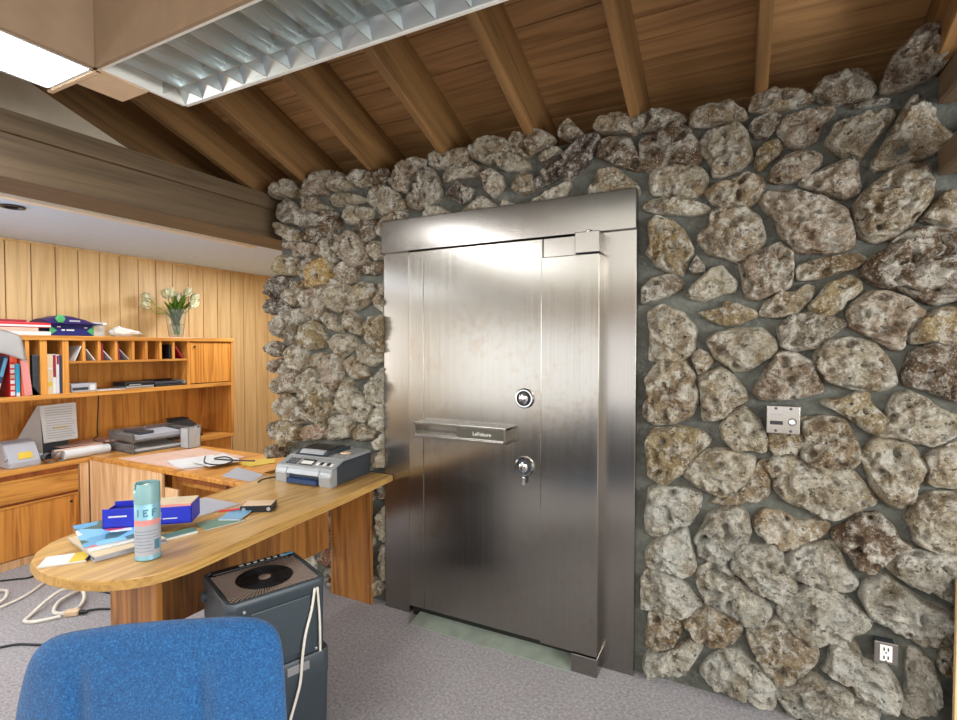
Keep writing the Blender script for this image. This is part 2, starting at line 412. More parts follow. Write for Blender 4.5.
# ------------------------------------------------------------------ stone wall
STONES = """g -421 2440 -380 2459 -332 2470 -267 2453 -209 2417 -202 2389 -259 2384 -318 2378 -379 2383 -420 2405
b -385 2349 -312 2363 -253 2379 -227 2391 -189 2353 -157 2287 -150 2219 -194 2210 -258 2224 -337 2209 -384 2230
w -337 2202 -304 2224 -226 2222 -162 2201 -128 2163 -130 2097 -174 2076 -276 2093 -336 2112 -347 2162
t -189 2366 -177 2424 -122 2439 -38 2437 8 2398 20 2357 -26 2360 -79 2361 -133 2355
w -154 2287 -121 2327 -73 2344 -14 2348 21 2306 33 2234 40 2201 0 2169 -47 2157 -98 2152 -107 2199 -138 2244
g 27 2331 55 2350 110 2367 143 2345 132 2310 95 2273 55 2280
y 51 2186 56 2230 84 2250 128 2264 144 2233 134 2197 91 2167 63 2146
t -124 2089 -100 2112 -23 2124 23 2146 69 2126 83 2086 75 2043 36 2016 -57 2024 -99 2046
w -369 2060 -342 2085 -244 2085 -167 2058 -111 2031 -117 2005 -179 2003 -276 2021 -335 2032
p 99 2121 113 2157 156 2190 188 2199 219 2201 270 2174 267 2138 231 2101 189 2089 146 2089 114 2097
t 30 2391 46 2446 116 2451 203 2431 253 2391 185 2370 94 2366
p 123 2293 150 2340 216 2352 302 2345 311 2332 270 2290 255 2242 208 2215 158 2235
p 449 2398 473 2464 482 2490 539 2553 561 2572 609 2550 634 2537 636 2477 626 2441 594 2400 543 2379 489 2369 455 2363
g 241 2408 266 2450 341 2462 384 2469 409 2440 433 2388 410 2358 352 2356 298 2359
g 358 2335 406 2348 452 2346 480 2331 420 2330 387 2328
w 288 2237 313 2281 404 2299 481 2307 482 2271 434 2209 396 2143 335 2160 293 2198
t 426 2126 454 2181 510 2289 537 2336 574 2299 602 2235 638 2182 635 2149 559 2116 436 2094
p 199 2082 231 2102 297 2128 361 2150 381 2120 392 2036 382 2014 343 2004 298 2028 262 2039
t 373 1968 402 2017 448 2063 503 2095 574 2091 588 2047 595 2018 590 1969 551 1906 498 1849 443 1843 404 1864 382 1902
p 69 2016 98 2057 189 2050 274 2015 349 1966 374 1878 372 1839 340 1817 295 1813 193 1826 150 1886 123 1956
w 565 1904 590 1941 620 1981 645 1995 666 1986 668 1876 635 1866 600 1886
b 402 1730 415 1770 462 1801 512 1849 561 1872 605 1870 639 1850 669 1844 673 1623 635 1619 605 1609 570 1625 515 1665 455 1674 426 1699
y -348 1989 -315 2014 -256 1986 -210 1940 -171 1862 -184 1823 -196 1810 -215 1764 -273 1781 -313 1805 -334 1834 -354 1857 -341 1905
t -156 1908 -117 1951 -105 2002 -69 2018 25 2006 71 1956 86 1884 56 1836 -1 1799 -49 1819 -103 1836 -134 1866
p 5 1788 27 1819 84 1840 144 1860 183 1819 186 1762 174 1688 136 1671 75 1649 29 1657 14 1716
w -192 1681 -164 1720 -102 1776 -60 1787 -30 1745 -9 1711 -17 1679 -65 1668 -125 1647 -176 1660
g -183 1782 -159 1841 -127 1791 -127 1765 -170 1761
g -373 1710 -333 1750 -260 1767 -208 1729 -214 1695 -272 1671 -339 1653 -373 1640
y -159 1605 -119 1603 -58 1621 -47 1641 -11 1633 59 1598 65 1578 -4 1547 -51 1542 -112 1570
t 76 1584 98 1635 147 1671 195 1668 227 1698 253 1684 243 1635 197 1581 137 1573
t 199 1756 214 1773 297 1797 386 1796 413 1776 382 1743 323 1729 267 1714 205 1709
y 238 1611 274 1653 298 1694 363 1720 397 1700 403 1664 374 1633 355 1625 345 1595 300 1569 264 1579
p 360 1589 389 1629 427 1657 474 1655 529 1629 575 1588 580 1565 540 1520 528 1456 505 1445 458 1474 420 1504 371 1534
g 140 1533 184 1578 250 1589 366 1548 315 1505 273 1454 197 1441 152 1454
y 536 1503 575 1559 610 1586 653 1596 674 1590 676 1462 643 1462 599 1474 550 1468
w 263 1428 294 1479 367 1492 447 1466 497 1382 508 1321 450 1298 370 1304 296 1333 264 1377
b 526 1358 544 1430 599 1466 670 1466 674 1269 602 1301 536 1322
w -349 1600 -287 1634 -206 1596 -159 1524 -164 1439 -223 1389 -341 1402 -335 1512
t -173 1409 -148 1450 -111 1430 -86 1397 -122 1349 -147 1342
w -113 1481 -88 1509 -14 1529 82 1531 135 1467 129 1434 37 1366 -12 1361 -81 1412
w -147 1321 -110 1349 -61 1371 -13 1332 34 1274 35 1242 -12 1213 -47 1171 -83 1155 -126 1159 -130 1213 -134 1267
t -356 1308 -329 1358 -289 1394 -250 1388 -205 1402 -172 1355 -156 1287 -155 1219 -170 1177 -234 1138 -314 1125 -362 1151 -362 1208 -342 1244
p 62 1279 96 1360 141 1434 197 1428 263 1390 286 1288 222 1266 132 1248 86 1250
w -58 1128 -34 1178 27 1216 75 1171 111 1080 100 1038 53 1047 -8 1035 -45 1080
y -352 1039 -324 1093 -228 1115 -135 1101 -96 1062 -173 983 -199 923 -266 871 -336 892 -344 966
y 280 1242 310 1262 355 1264 399 1290 428 1291 434 1256 487 1194 482 1170 450 1138 416 1153 372 1192 331 1220
w 482 1194 486 1229 508 1277 545 1296 599 1270 621 1243 660 1222 681 1218 682 1168 636 1125 606 1110 566 1124 502 1133 441 1128 464 1151
t 218 1176 281 1192 357 1179 382 1138 403 1074 394 1024 350 986 304 990 242 1008 220 1037 235 1095
y 116 1120 224 1135 230 1077 203 1042 135 1028 111 1066
w 413 1051 446 1114 483 1117 543 1110 571 1084 594 1035 590 1000 567 956 556 908 525 882 487 892 449 935 436 981
w 596 1069 628 1101 662 1121 683 1123 686 972 626 969 599 983 603 1018
w -203 927 -175 978 -106 1026 -57 1038 14 1024 61 1009 56 950 33 908 -7 862 -61 848 -136 873 -187 901
t 39 921 72 998 101 1007 118 931 114 872 86 845 40 839 -31 809 -104 819 -55 846 -2 863
w 101 985 135 1022 203 1035 253 988 248 949 193 922 136 928
w 134 940 162 969 226 989 284 1002 385 988 444 917 459 896 411 865 368 827 328 809 286 815 239 839 180 856 146 890
w -348 730 -338 839 -305 851 -186 856 -129 839 -135 783 -172 715 -230 685 -296 631 -344 652
w -158 641 -127 695 -103 754 -30 792 5 811 41 770 50 712 42 670 -4 622 -40 564 -89 565 -139 582 -136 624
t 70 735 75 775 109 810 159 808 208 784 261 795 313 787 309 756 278 725 210 681 177 662 133 687 88 705
g -343 558 -323 598 -256 659 -185 692 -174 645 -158 593 -151 525 -163 494 -208 471 -261 502 -322 490 -342 500
b 326 753 363 784 412 834 469 843 508 802 527 758 564 747 509 695 472 664 439 630 405 644 380 682 344 713
w 544 837 570 911 614 940 665 953 686 956 691 731 644 733 599 748 568 771 562 811
w 209 669 262 698 334 723 350 683 371 631 406 584 392 556 352 538 291 533 222 550 167 577 177 631
g 491 656 528 711 573 731 670 732 691 731 694 572 647 584 602 603 548 614
w 417 538 435 585 483 626 520 604 558 583 603 552 673 540 695 534 697 426 632 408 579 411 523 432 505 445 457 457
w 154 418 224 516 266 533 373 512 448 454 425 411 354 367 275 313 191 362
w 301 215 326 254 340 340 385 358 425 338 421 288 488 302 527 247 544 205 538 143 501 124 458 134 408 173 388 216 352 218
w 553 315 561 371 589 367 629 332 653 251 654 205 637 164 547 134 542 192 559 245
t 650 407 676 426 697 432 699 301 665 302 643 330
w 149 90 174 124 223 140 238 177 280 202 317 169 383 171 433 156 477 110 454 65 219 -17 174 59
r 52 281 57 323 103 341 148 385 187 369 225 321 279 298 284 267 238 196 206 148 162 127 123 155 100 188 76 228
w -122 95 -97 144 -36 203 18 211 83 176 146 129 147 50 124 29 61 42 2 37 -40 50 -90 49
w -363 432 -342 466 -295 490 -248 471 -182 443 -156 407 -124 379 -143 354 -194 313 -246 322 -320 322 -361 294
t -347 210 -327 302 -293 325 -239 316 -200 284 -199 241 -225 192 -298 132 -346 137
w -352 62 -332 119 -291 130 -225 171 -160 223 -116 201 -147 136 -197 57 -264 45 -331 6
t -193 285 -155 337 -99 378 -25 362 23 340 26 301 0 253 -78 201 -129 225 -167 250
w -138 466 -132 523 -89 553 -40 559 -3 523 44 486 102 446 125 419 120 385 87 336 52 348 10 371 -50 376 -105 398
w -10 555 -4 610 42 659 77 658 133 682 167 643 178 606 212 530 213 491 175 447 136 461 79 480 32 517
p -1728 2374 -1639 2440 -1542 2463 -1480 2440 -1490 2399 -1585 2353 -1586 2291 -1672 2308
g -1607 2259 -1543 2286 -1543 2346 -1470 2404 -1409 2335 -1394 2265 -1419 2226 -1523 2183 -1586 2213
t -1475 2448 -1419 2477 -1242 2462 -1228 2398 -1319 2388 -1409 2386 -1459 2411
w -1379 2347 -1339 2392 -1205 2386 -1167 2356 -1186 2310 -1281 2316 -1369 2312
w -1228 2464 -1167 2494 -1086 2495 -1023 2467 -989 2421 -1023 2396 -1113 2363 -1205 2411
p -1149 2312 -1094 2332 -1050 2297 -1028 2238 -1094 2199 -1131 2245
d -1369 2253 -1281 2299 -1205 2255 -1224 2208 -1271 2190
w -1512 2143 -1470 2194 -1389 2184 -1310 2128 -1320 2095 -1502 2098
t -1262 2147 -1149 2207 -1058 2139 -1076 2101 -1262 2106
b -1751 2161 -1673 2197 -1608 2180 -1640 2131 -1729 2123
b -1842 2372 -1818 2433 -1738 2434 -1727 2383 -1807 2349
w -1860 2302 -1762 2352 -1672 2303 -1607 2233 -1629 2200 -1774 2191 -1843 2254
w -1079 2397 -1061 2426 -1008 2401 -914 2354 -897 2312 -1017 2316 -1061 2346
t -1013 2441 -983 2475 -906 2495 -840 2479 -775 2429 -839 2387 -914 2365 -1000 2392
t -759 2433 -751 2484 -704 2505 -666 2460 -635 2417 -704 2412
w -852 2359 -759 2384 -727 2356 -791 2325 -847 2335
d -884 2248 -799 2312 -712 2357 -635 2403 -575 2410 -575 2370 -612 2296 -703 2225 -758 2245 -864 2199
t -987 2248 -939 2296 -889 2280 -880 2201 -939 2194 -982 2216
w -914 2136 -822 2178 -711 2223 -695 2205 -742 2129 -905 2119
t -633 2123 -589 2175 -560 2244 -487 2240 -402 2163 -395 2120 -515 2107
t -594 2446 -561 2483 -475 2486 -405 2461 -391 2406 -418 2380 -474 2408 -561 2421
b -575 2312 -560 2381 -432 2365 -383 2258 -389 2217 -473 2252
w -1048 2145 -1026 2174 -930 2130 -991 2122
w -2657 2423 -2563 2471 -2477 2484 -2419 2433 -2407 2397 -2455 2370 -2552 2396 -2601 2389
p -2408 2364 -2360 2441 -2302 2450 -2234 2497 -2157 2485 -2147 2451 -2191 2392 -2169 2357 -2258 2369 -2326 2365
w -2175 2390 -2147 2443 -2071 2464 -1998 2405 -2009 2367 -2115 2370
w -2014 2423 -1946 2464 -1846 2429 -1851 2360 -1927 2367 -1978 2386
w -2164 2340 -2072 2352 -1958 2324 -1872 2281 -1979 2275 -2105 2279
t -2385 2310 -2349 2364 -2270 2354 -2225 2307 -2138 2267 -2237 2267 -2339 2271
g -2590 2275 -2552 2348 -2467 2359 -2385 2293 -2260 2245 -2226 2216 -2249 2185 -2352 2180 -2422 2213 -2518 2223
t -2629 2235 -2554 2227 -2422 2170 -2370 2131 -2388 2099 -2471 2106 -2568 2159
b -2221 2191 -2204 2263 -2106 2235 -2080 2167 -2096 2096 -2140 2092 -2205 2139
w -2036 2250 -1979 2263 -1887 2240 -1838 2234 -1848 2189 -1929 2151 -2011 2167
b -1939 2112 -1898 2171 -1818 2170 -1809 2083 -1879 2043
b -2364 2147 -2306 2166 -2216 2149 -2194 2097 -2262 2070 -2353 2095
p -2538 2095 -2471 2098 -2319 2084 -2262 2054 -2343 2002 -2413 2016 -2436 2052 -2532 2069
w -2274 2038 -2228 2084 -2151 2093 -2118 2041 -2087 1989 -2130 1952 -2207 1999 -2251 2003
p -2129 2050 -2064 2101 -1970 2115 -1899 2069 -1869 1987 -1880 1933 -1972 1916 -2055 1979
w -1869 2034 -1819 2045 -1718 2028 -1713 1959 -1820 1944 -1859 1979
t -1799 2144 -1741 2176 -1665 2190 -1628 2148 -1665 2122 -1722 2052 -1790 2074
y -2601 1980 -2533 2018 -2448 2020 -2413 1957 -2414 1898 -2522 1905 -2608 1928
o -2322 1833 -2321 1909 -2263 1963 -2163 1972 -2131 1912 -2142 1831 -2220 1815 -2311 1815
p -2396 1939 -2354 1987 -2274 1997 -2252 1962 -2321 1909 -2333 1859 -2379 1879
d -2647 1851 -2584 1900 -2510 1887 -2475 1850 -2537 1766 -2599 1760 -2642 1789
t -2518 1783 -2451 1840 -2380 1853 -2333 1833 -2369 1793 -2381 1717 -2429 1706 -2500 1747
p -2375 1759 -2322 1791 -2242 1816 -2176 1800 -2166 1717 -2211 1660 -2245 1620 -2324 1655 -2347 1707
w -2176 1750 -2153 1824 -2110 1862 -2025 1824 -1983 1758 -1984 1678 -2069 1656 -2144 1683
p -2104 1886 -2066 1932 -1992 1959 -1941 1883 -1973 1822 -2014 1816
t -1994 1791 -1921 1819 -1851 1807 -1822 1727 -1902 1691 -1964 1669 -1984 1734
b -1931 1875 -1880 1927 -1752 1925 -1743 1886 -1830 1860
w -1822 1688 -1782 1803 -1714 1799 -1711 1630 -1773 1655
d -2707 1711 -2649 1753 -2561 1754 -2471 1712 -2489 1669 -2600 1655 -2676 1674
g -2639 1602 -2588 1645 -2489 1678 -2359 1682 -2325 1622 -2395 1572 -2408 1495 -2480 1482 -2541 1513 -2615 1531
y -2396 1495 -2360 1571 -2279 1620 -2223 1561 -2190 1494 -2202 1460 -2292 1443 -2373 1452
w -2222 1619 -2188 1660 -2101 1633 -2038 1582 -2070 1542 -2156 1560
t -2048 1623 -2005 1662 -1943 1620 -1893 1556 -1903 1516 -1985 1541 -2027 1574
y -1893 1564 -1842 1618 -1725 1630 -1678 1568 -1697 1460 -1746 1406 -1824 1460 -1873 1500
w -2168 1485 -2092 1526 -1975 1517 -1945 1460 -2007 1428 -2071 1395 -2125 1444
b -2699 1451 -2628 1487 -2541 1460 -2530 1408 -2630 1394
w -2524 1417 -2468 1460 -2373 1452 -2351 1392 -2363 1323 -2411 1305 -2482 1338
w -1955 1460 -1873 1468 -1794 1421 -1775 1382 -1844 1350 -1935 1380
t -2322 1360 -2304 1402 -2225 1420 -2203 1378 -2248 1331 -2305 1334
p -2215 1319 -2191 1395 -2114 1412 -2061 1363 -2062 1273 -2084 1215 -2149 1204 -2204 1252
t -2050 1364 -1987 1401 -1905 1350 -1870 1295 -1926 1273 -1988 1284
p -2581 1303 -2506 1357 -2446 1306 -2399 1255 -2412 1185 -2509 1173 -2557 1224
w -2393 1264 -2328 1317 -2248 1327 -2204 1286 -2216 1227 -2308 1147 -2366 1127 -2395 1160
y -2314 1104 -2261 1208 -2193 1236 -2139 1180 -2096 1099 -2162 1037 -2218 987 -2275 1013
w -2085 1100 -2051 1257 -1988 1259 -1968 1195 -1876 1159 -1856 1096 -1907 1025 -1969 1033 -2032 1053
w -1876 1207 -1825 1280 -1766 1321 -1712 1392 -1679 1284 -1709 1151 -1796 1123 -1846 1145
t -2547 1065 -2571 1135 -2485 1165 -2331 1086 -2274 1038 -2309 1002 -2451 983 -2523 1014
y -2593 902 -2548 994 -2451 983 -2392 936 -2393 892 -2526 828 -2588 858
k -2369 911 -2321 975 -2218 991 -2197 934 -2219 907 -2357 878
w -2169 936 -2129 1039 -2043 1053 -1991 991 -2012 932 -2142 905
t -1991 958 -1907 1021 -1837 978 -1848 930 -1950 913
w -1862 1040 -1826 1098 -1757 1141 -1690 1145 -1691 989 -1758 976 -1837 994
w -1838 914 -1768 968 -1691 958 -1691 888 -1808 877
b -2682 1318 -2655 1363 -2580 1382 -2556 1330 -2606 1293 -2657 1301
t -2658 1211 -2607 1258 -2544 1259 -2533 1172 -2596 1160
t -2635 1060 -2596 1116 -2534 1145 -2523 1014 -2585 1010
b -2675 932 -2649 970 -2561 994 -2575 886 -2638 863
b -2716 802 -2639 827 -2551 844 -2540 765 -2691 740
t -1858 834 -1780 866 -1712 910 -1682 803 -1750 783 -1843 773
p -1797 604 -1812 664 -1713 701 -1669 609
w -1799 416 -1798 516 -1736 587 -1661 598 -1662 378 -1768 365
w -1800 190 -1799 316 -1692 373 -1664 169 -1739 116
n -2232 223 -2144 226 -2162 143 -2215 119 -2286 146
"""
PAL = {'w': (200, 189, 164), 'g': (170, 159, 140), 't': (182, 164, 134), 'y': (180, 160, 118), 'o': (206, 172, 104), 'b': (140, 118, 94),
       'd': (112, 96, 86), 'p': (186, 168, 146), 'k': (190, 160, 136), 'r': (190, 176, 150), 'n': (164, 112, 82)}
VX0, VX1, VZ1 = -1.75, -.39, 2.14
stones = []
for L in STONES.strip().split('\n'):
    a = L.split(); p = np.array(list(map(float, a[1:])))/1000
    stones.append((a[0], p.reshape(-1, 2)))
rng = random.Random(11)
pts_all = np.concatenate([p for _, p in stones])
cents = [(p.mean(0), np.linalg.norm(p-p.mean(0), axis=1).mean()) for _, p in stones]
def try_fill(x0, x1, z0, z1, n, rlo, rhi, gap):
    for _ in range(n):
        c = np.array([rng.uniform(x0, x1), rng.uniform(z0, z1)]); r = rng.uniform(rlo, rhi)
        ok = np.linalg.norm(pts_all-c, axis=1).min() > r+.008 and all(np.linalg.norm(c-q) > r+s*gap for q, s in cents)
        if not ok: continue
        if VX0-r*.8 < c[0] < VX1+r*.8 and c[1] < VZ1+r: continue
        k = rng.randint(6, 9); a0 = rng.random()*6
        p = np.array([[c[0]+r*rng.uniform(.95, 1.3)*math.cos(a0+2*PI*i/k), c[1]+r*rng.uniform(.85, 1.1)*math.sin(a0+2*PI*i/k)] for i in range(k)])
        stones.append((rng.choice('wwtgpyb'), p)); cents.append((c, r))
try_fill(-2.6, -1.72, .06, 1.0, 1500, .075, .1, .92)
try_fill(-2.6, -1.72, .05, 1.0, 1500, .045, .06, .95)
try_fill(.7, 2.5, .08, 2.42, 4000, .1, .15, .9)
try_fill(.7, 2.5, .05, 2.45, 3000, .05, .08, .95)
NT, NR = 84, 26
V = []; F = []; CL = []
YM = 2.322
for si, (k, p) in enumerate(stones):
    c = p.mean(0)
    # boundary radius by ray casting
    th = np.linspace(0, 2*PI, NT, endpoint=False); rr = np.zeros(NT)
    q = np.roll(p, -1, 0)
    for i, t in enumerate(th):
        d = np.array([math.cos(t), math.sin(t)]); best = 0
        e = q-p; den = d[0]*e[:, 1]-d[1]*e[:, 0]
        with np.errstate(all='ignore'):
            tt = ((p[:, 0]-c[0])*e[:, 1]-(p[:, 1]-c[1])*e[:, 0])/den
            uu = ((p[:, 0]-c[0])*d[1]-(p[:, 1]-c[1])*d[0])/den
        okk = (np.abs(den) > 1e-12) & (tt > 0) & (uu >= -1e-6) & (uu <= 1+1e-6)
        rr[i] = tt[okk].max() if okk.any() else .03
    for _ in range(1): rr = .25*np.roll(rr, 1)+.5*rr+.25*np.roll(rr, -1)
    sz = rr.mean()
    for i, t in enumerate(th):
        n = mn.fractal(Vector((math.cos(t)*sz*16+si*3.1, math.sin(t)*sz*16, si*.7)), .8, 2.1, 3)
        rr[i] *= 1+.045*n
    left = c[0] < -1.75
    rr *= (1.15 if left else 1.09)
    T = min(max((.95 if left else .52)*sz+.02, .05), .1)*rng.uniform(.85, 1.12)
    if -2.42 < c[0] < -1.84 and c[1] < .78: T = .026
    planes = [(rng.uniform(.72, .98), rng.uniform(.2, .62), rng.uniform(0, 6.28)) for _ in range(6)]
    gx, gz = rng.uniform(-.22, .22), rng.uniform(-.25, .15)
    base = len(V); col = lin(PAL[k]); j = rng.uniform(.9, 1.08)
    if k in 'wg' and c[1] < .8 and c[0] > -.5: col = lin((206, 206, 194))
    ang = rng.uniform(0, PI); ca_, sa_ = math.cos(ang), math.sin(ang)
    for ir in range(NR+2):
        ro = math.sin(min(ir, NR)/NR*PI/2) if ir <= NR else 1.0
        for i in range(NT if ir else 1):
            dx, dz = ro*rr[i]*math.cos(th[i]), ro*rr[i]*math.sin(th[i])
            h = ((1-ro**2.3)**.62 if left else (1-ro**3.3)**.52) if ro < 1 else 0
            for a, s, f in planes:
                hp = a-s*((dx*math.cos(f)+dz*math.sin(f))/sz-.25)*.8
                if hp < h: h = h*.15+max(hp, .3*h)*.85
            h *= 1+gx*dx/sz+gz*dz/sz
            fade = min(1, (1-ro**6)*1.5)
            pv = Vector((c[0]+dx+si*1.37, h*T*1.2, c[1]+dz))
            # layered strata in one direction plus crags and pits
            u = Vector(((dx*ca_+dz*sa_)*.45, h*T, (-dx*sa_+dz*ca_)))
            n1 = mn.fractal(pv*11, .75, 2.2, 4)
            n2 = mn.ridged_multi_fractal((u+Vector((si*2.3, 0, 0)))*19, .85, 2.1, 5, 1., 2.)-1.
            n3 = mn.turbulence(pv*34, 4, False)
            pit = mn.noise(pv*24+Vector((9, 0, 0)))
            d = fade*(.018*n1+.016*n2-.014*n3-(.030*(pit-.25)/.3 if pit > .25 else 0))*min(1.1, max(.7, sz/.09))*(.4 if T < .03 else 1)
            yy = h*T+d
            if ir == NR: yy = min(yy, .004)
            if ir > NR: yy = -.03
            x, z = c[0]+dx+.25*d*math.cos(th[i]), c[1]+dz+.25*d*math.sin(th[i])
            if VX0-.004 < x < VX1+.004 and z < VZ1+.004: yy = min(yy, .004)
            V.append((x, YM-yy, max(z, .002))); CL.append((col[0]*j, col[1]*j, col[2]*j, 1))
    for ir in range(NR+1):
        a = base+1+(ir-1)*NT; b = base+1+ir*NT
        for i in range(NT):
            i2 = (i+1) % NT
            if ir == 0: F.append((base, b+i, b+i2))
            else: F.append((a+i, b+i, b+i2, a+i2))
# mortar bed
bm = B(); step = .022; nx = int((2.6+2.57)/step); nz = int(2.41/step); g = {}
for i in range(nx+1):
    for j in range(nz+1):
        x, z = -2.57+i*step, j*step
        n = mn.fractal(Vector((x*5, z*5, 3.3)), .8, 2.1, 4)
        yy = .006*n-.010
        if VX0-.03 < x < VX1+.03 and z < VZ1+.03: yy = min(yy, 0)
        if z > 2.39: yy -= .02
        g[i, j] = bm.verts.new((x, YM-yy, z))
for i in range(nx):
    for j in range(nz): bm.faces.new((g[i, j], g[i, j+1], g[i+1, j+1], g[i+1, j]))
box(bm, -2.57, 2.6, 2.345, 2.70, 0, 2.27); box(bm, -2.57, 2.6, 2.34, 2.42, 2.2, 2.40)
wb = struct(obj('wall_back', bm, 'mortar', smooth=True, ang=50), 'rugged field-stone masonry wall set in grey-green mortar', 'wall')
me = bpy.data.meshes.new('stone_facing'); me.from_pydata(V, [], F)
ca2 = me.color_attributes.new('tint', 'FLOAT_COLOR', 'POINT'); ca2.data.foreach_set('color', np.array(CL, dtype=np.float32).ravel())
me.polygons.foreach_set('use_smooth', [True]*len(me.polygons)); me.materials.append(M['stone'])
o = bpy.data.objects.new('stone_facing', me); COL.objects.link(o); o.parent = wb
bx('plate_board', (-2.6, 2.6, 2.66, 2.7, 2.2, 2.6), 'rafter', wb, 0)
# timbers at the right end, running towards the room
bm = B(); box(bm, .60, .72, .6, 2.3, 2.285, 2.385, bev=.008); struct(obj('trim_2', bm, 'beam'), 'brown timber running out of the stone wall near the ceiling', 'beam')
bm = B(); box(bm, .603, .72, .6, 2.3, 2.045, 2.135, bev=.008); struct(obj('trim_3', bm, 'beam'), 'brown timber below the upper one at the right edge of the stone wall', 'beam')
bm = B(); box(bm, .652, 1.1, 2.185, 2.205, 0, .69, bev=.002)
struct(obj('trim_4', bm, 'panel_z'), 'narrow edge of a wooden board standing against the stone wall', 'board')

# other walls of the room (behind the viewer), with their windows
def wall_with_window(name, fixed, ax, a0, a1, b0, b1, w0, w1, z0, z1, m, t=.12):
    bm = B()
    def bb(p, q, r, s):
        if ax == 'Y': box(bm, p, q, fixed-t, fixed, r, s)
        else: box(bm, fixed, fixed+t, p, q, r, s)
    bb(a0, w0, b0, b1); bb(w1, a1, b0, b1); bb(w0, w1, b0, z0); bb(w0, w1, z1, b1)
    return struct(obj(name, bm, m))
wall_with_window('wall_front', -3.25, 'Y', -4.8, 2.7, 0, 4.85, -4.3, 1.6, .35, 1.75, plain('wall_beige', (196, 172, 140), .7))
wall_with_window('wall_right', 2.6, 'X', -3.4, 2.7, 0, 4.85, -1.2, 1.5, .9, 1.95, plain('wall_cream', (190, 178, 156), .7))
bm = B(); box(bm, -4.8, -2.55, 4.3, 4.4, 0, 2.3); struct(obj('wall_alcove', bm, 'panel_z'))
bm = B(); box(bm, -2.6, -2.5, 2.7, 4.4, 0, 2.5); struct(obj('wall_passage', bm, 'panel_z'))
bm = B(); box(bm, -4.3, -4.25, -3.31, -3.26, .35, 1.75)
for x in (-2.8, -1.3, .15, 1.55): box(bm, x, x+.05, -3.31, -3.26, .35, 1.75)
struct(obj('window_1', bm, 'white_plastic')); 
bm = B(); box(bm, 2.66, 2.7, -1.2, -1.15, .9, 1.95); box(bm, 2.66, 2.7, .12, .17, .9, 1.95); box(bm, 2.66, 2.7, 1.45, 1.5, .9, 1.95)
struct(obj('window_2', bm, 'white_plastic'))

# ------------------------------------------------------------------ vault door
YF = 2.289
vd = thing('door_1', 'large brushed steel vault door with its frame set in the stone wall', 'vault door', (-1.07, YF, 0), kind='structure')
def st(name, dims, m='steel_frame', bev=.003, parent=None):
    o = bx(name, dims, m, parent or vd, bev); uvbox(o); return o
st('frame_header', (-1.748, -.394, 2.268, 2.325, 1.966, 2.137), bev=.002)
st('frame_jamb', (-1.748, -1.583, YF, 2.325, 0, 1.966), bev=.002)
st('frame_jamb', (-.550, -.394, YF, 2.325, 0, 1.966), bev=.002)
leaf = st('door_leaf', (-1.535, -.80, 2.222, 2.318, .085, 1.95), 'steel', .004)
st('edge_strip', (-1.535, -1.445, 2.2185, 2.2225, .088, 1.93), 'steel', .0015, None)
st('hinge_panel', (-.802, -.535, 2.207, 2.318, .085, 1.862), 'steel', .004)
st('upper_stile', (-.80, -.645, 2.232, 2.318, 1.862, 1.95), 'steel_frame', .002)
st('hinge_cap', (-.644, -.534, 2.20, 2.318, 1.866, 1.958), 'steel_frame', .003)
st('hinge_foot', (-.652, -.533, 2.200, 2.318, 0, .083), 'steel_frame', .003)
bm = B(); lathe(bm, [(.016, 1.958), (.016, 1.966), (.012, 1.970)], (-.59, 2.24, 0), 20); obj('hinge_pin', bm, 'chrome', vd, True, 40, True)
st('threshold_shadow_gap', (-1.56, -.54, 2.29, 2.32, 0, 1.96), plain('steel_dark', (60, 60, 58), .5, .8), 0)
bm = B()   # ramped sill plate on the floor
vs = [bm.verts.new(p) for p in ((-1.515, 2.19, .001), (-.652, 2.19, .001), (-.652, 2.318, .001), (-1.515, 2.318, .001), (-1.515, 2.19, .006), (-.652, 2.19, .006), (-.652, 2.318, .03), (-1.515, 2.318, .03))]
for q in ((0, 3, 2, 1), (4, 5, 6, 7), (0, 1, 5, 4), (1, 2, 6, 5), (2, 3, 7, 6), (3, 0, 4, 7)): bm.faces.new([vs[i] for i in q])
obj('sill_plate', bm, 'steel_sill', vd, world=True)
# pull handle: hollow bar with a dark name plate
hd = st('handle', (-1.462, -.952, 2.152, 2.160, 1.006, 1.018), 'steel_frame', .002)
for d in ((-1.462, -.952, 2.152, 2.222, 1.064, 1.078), (-1.462, -.952, 2.150, 2.222, 1.000, 1.012), (-1.462, -1.450, 2.152, 2.222, 1.004, 1.076), (-.964, -.952, 2.150, 2.222, 1.004, 1.076)):
    o = st('handle_rail', d, 'steel_frame', .002, vd)
    mw = o.data.copy(); o.parent = hd; o.data = mw
    o.location = vd.location - hd.location - vd.location
hp = bx('name_plate', (-1.214, -.964, 2.153, 2.19, 1.012, 1.064), 'bronze_plate', vd, .002)
text('lettering', 'LeFebure', .026, 'off_white', vd, (-1.075+1.07, 2.1525-YF, 1.041), (R(90), 0, 0))
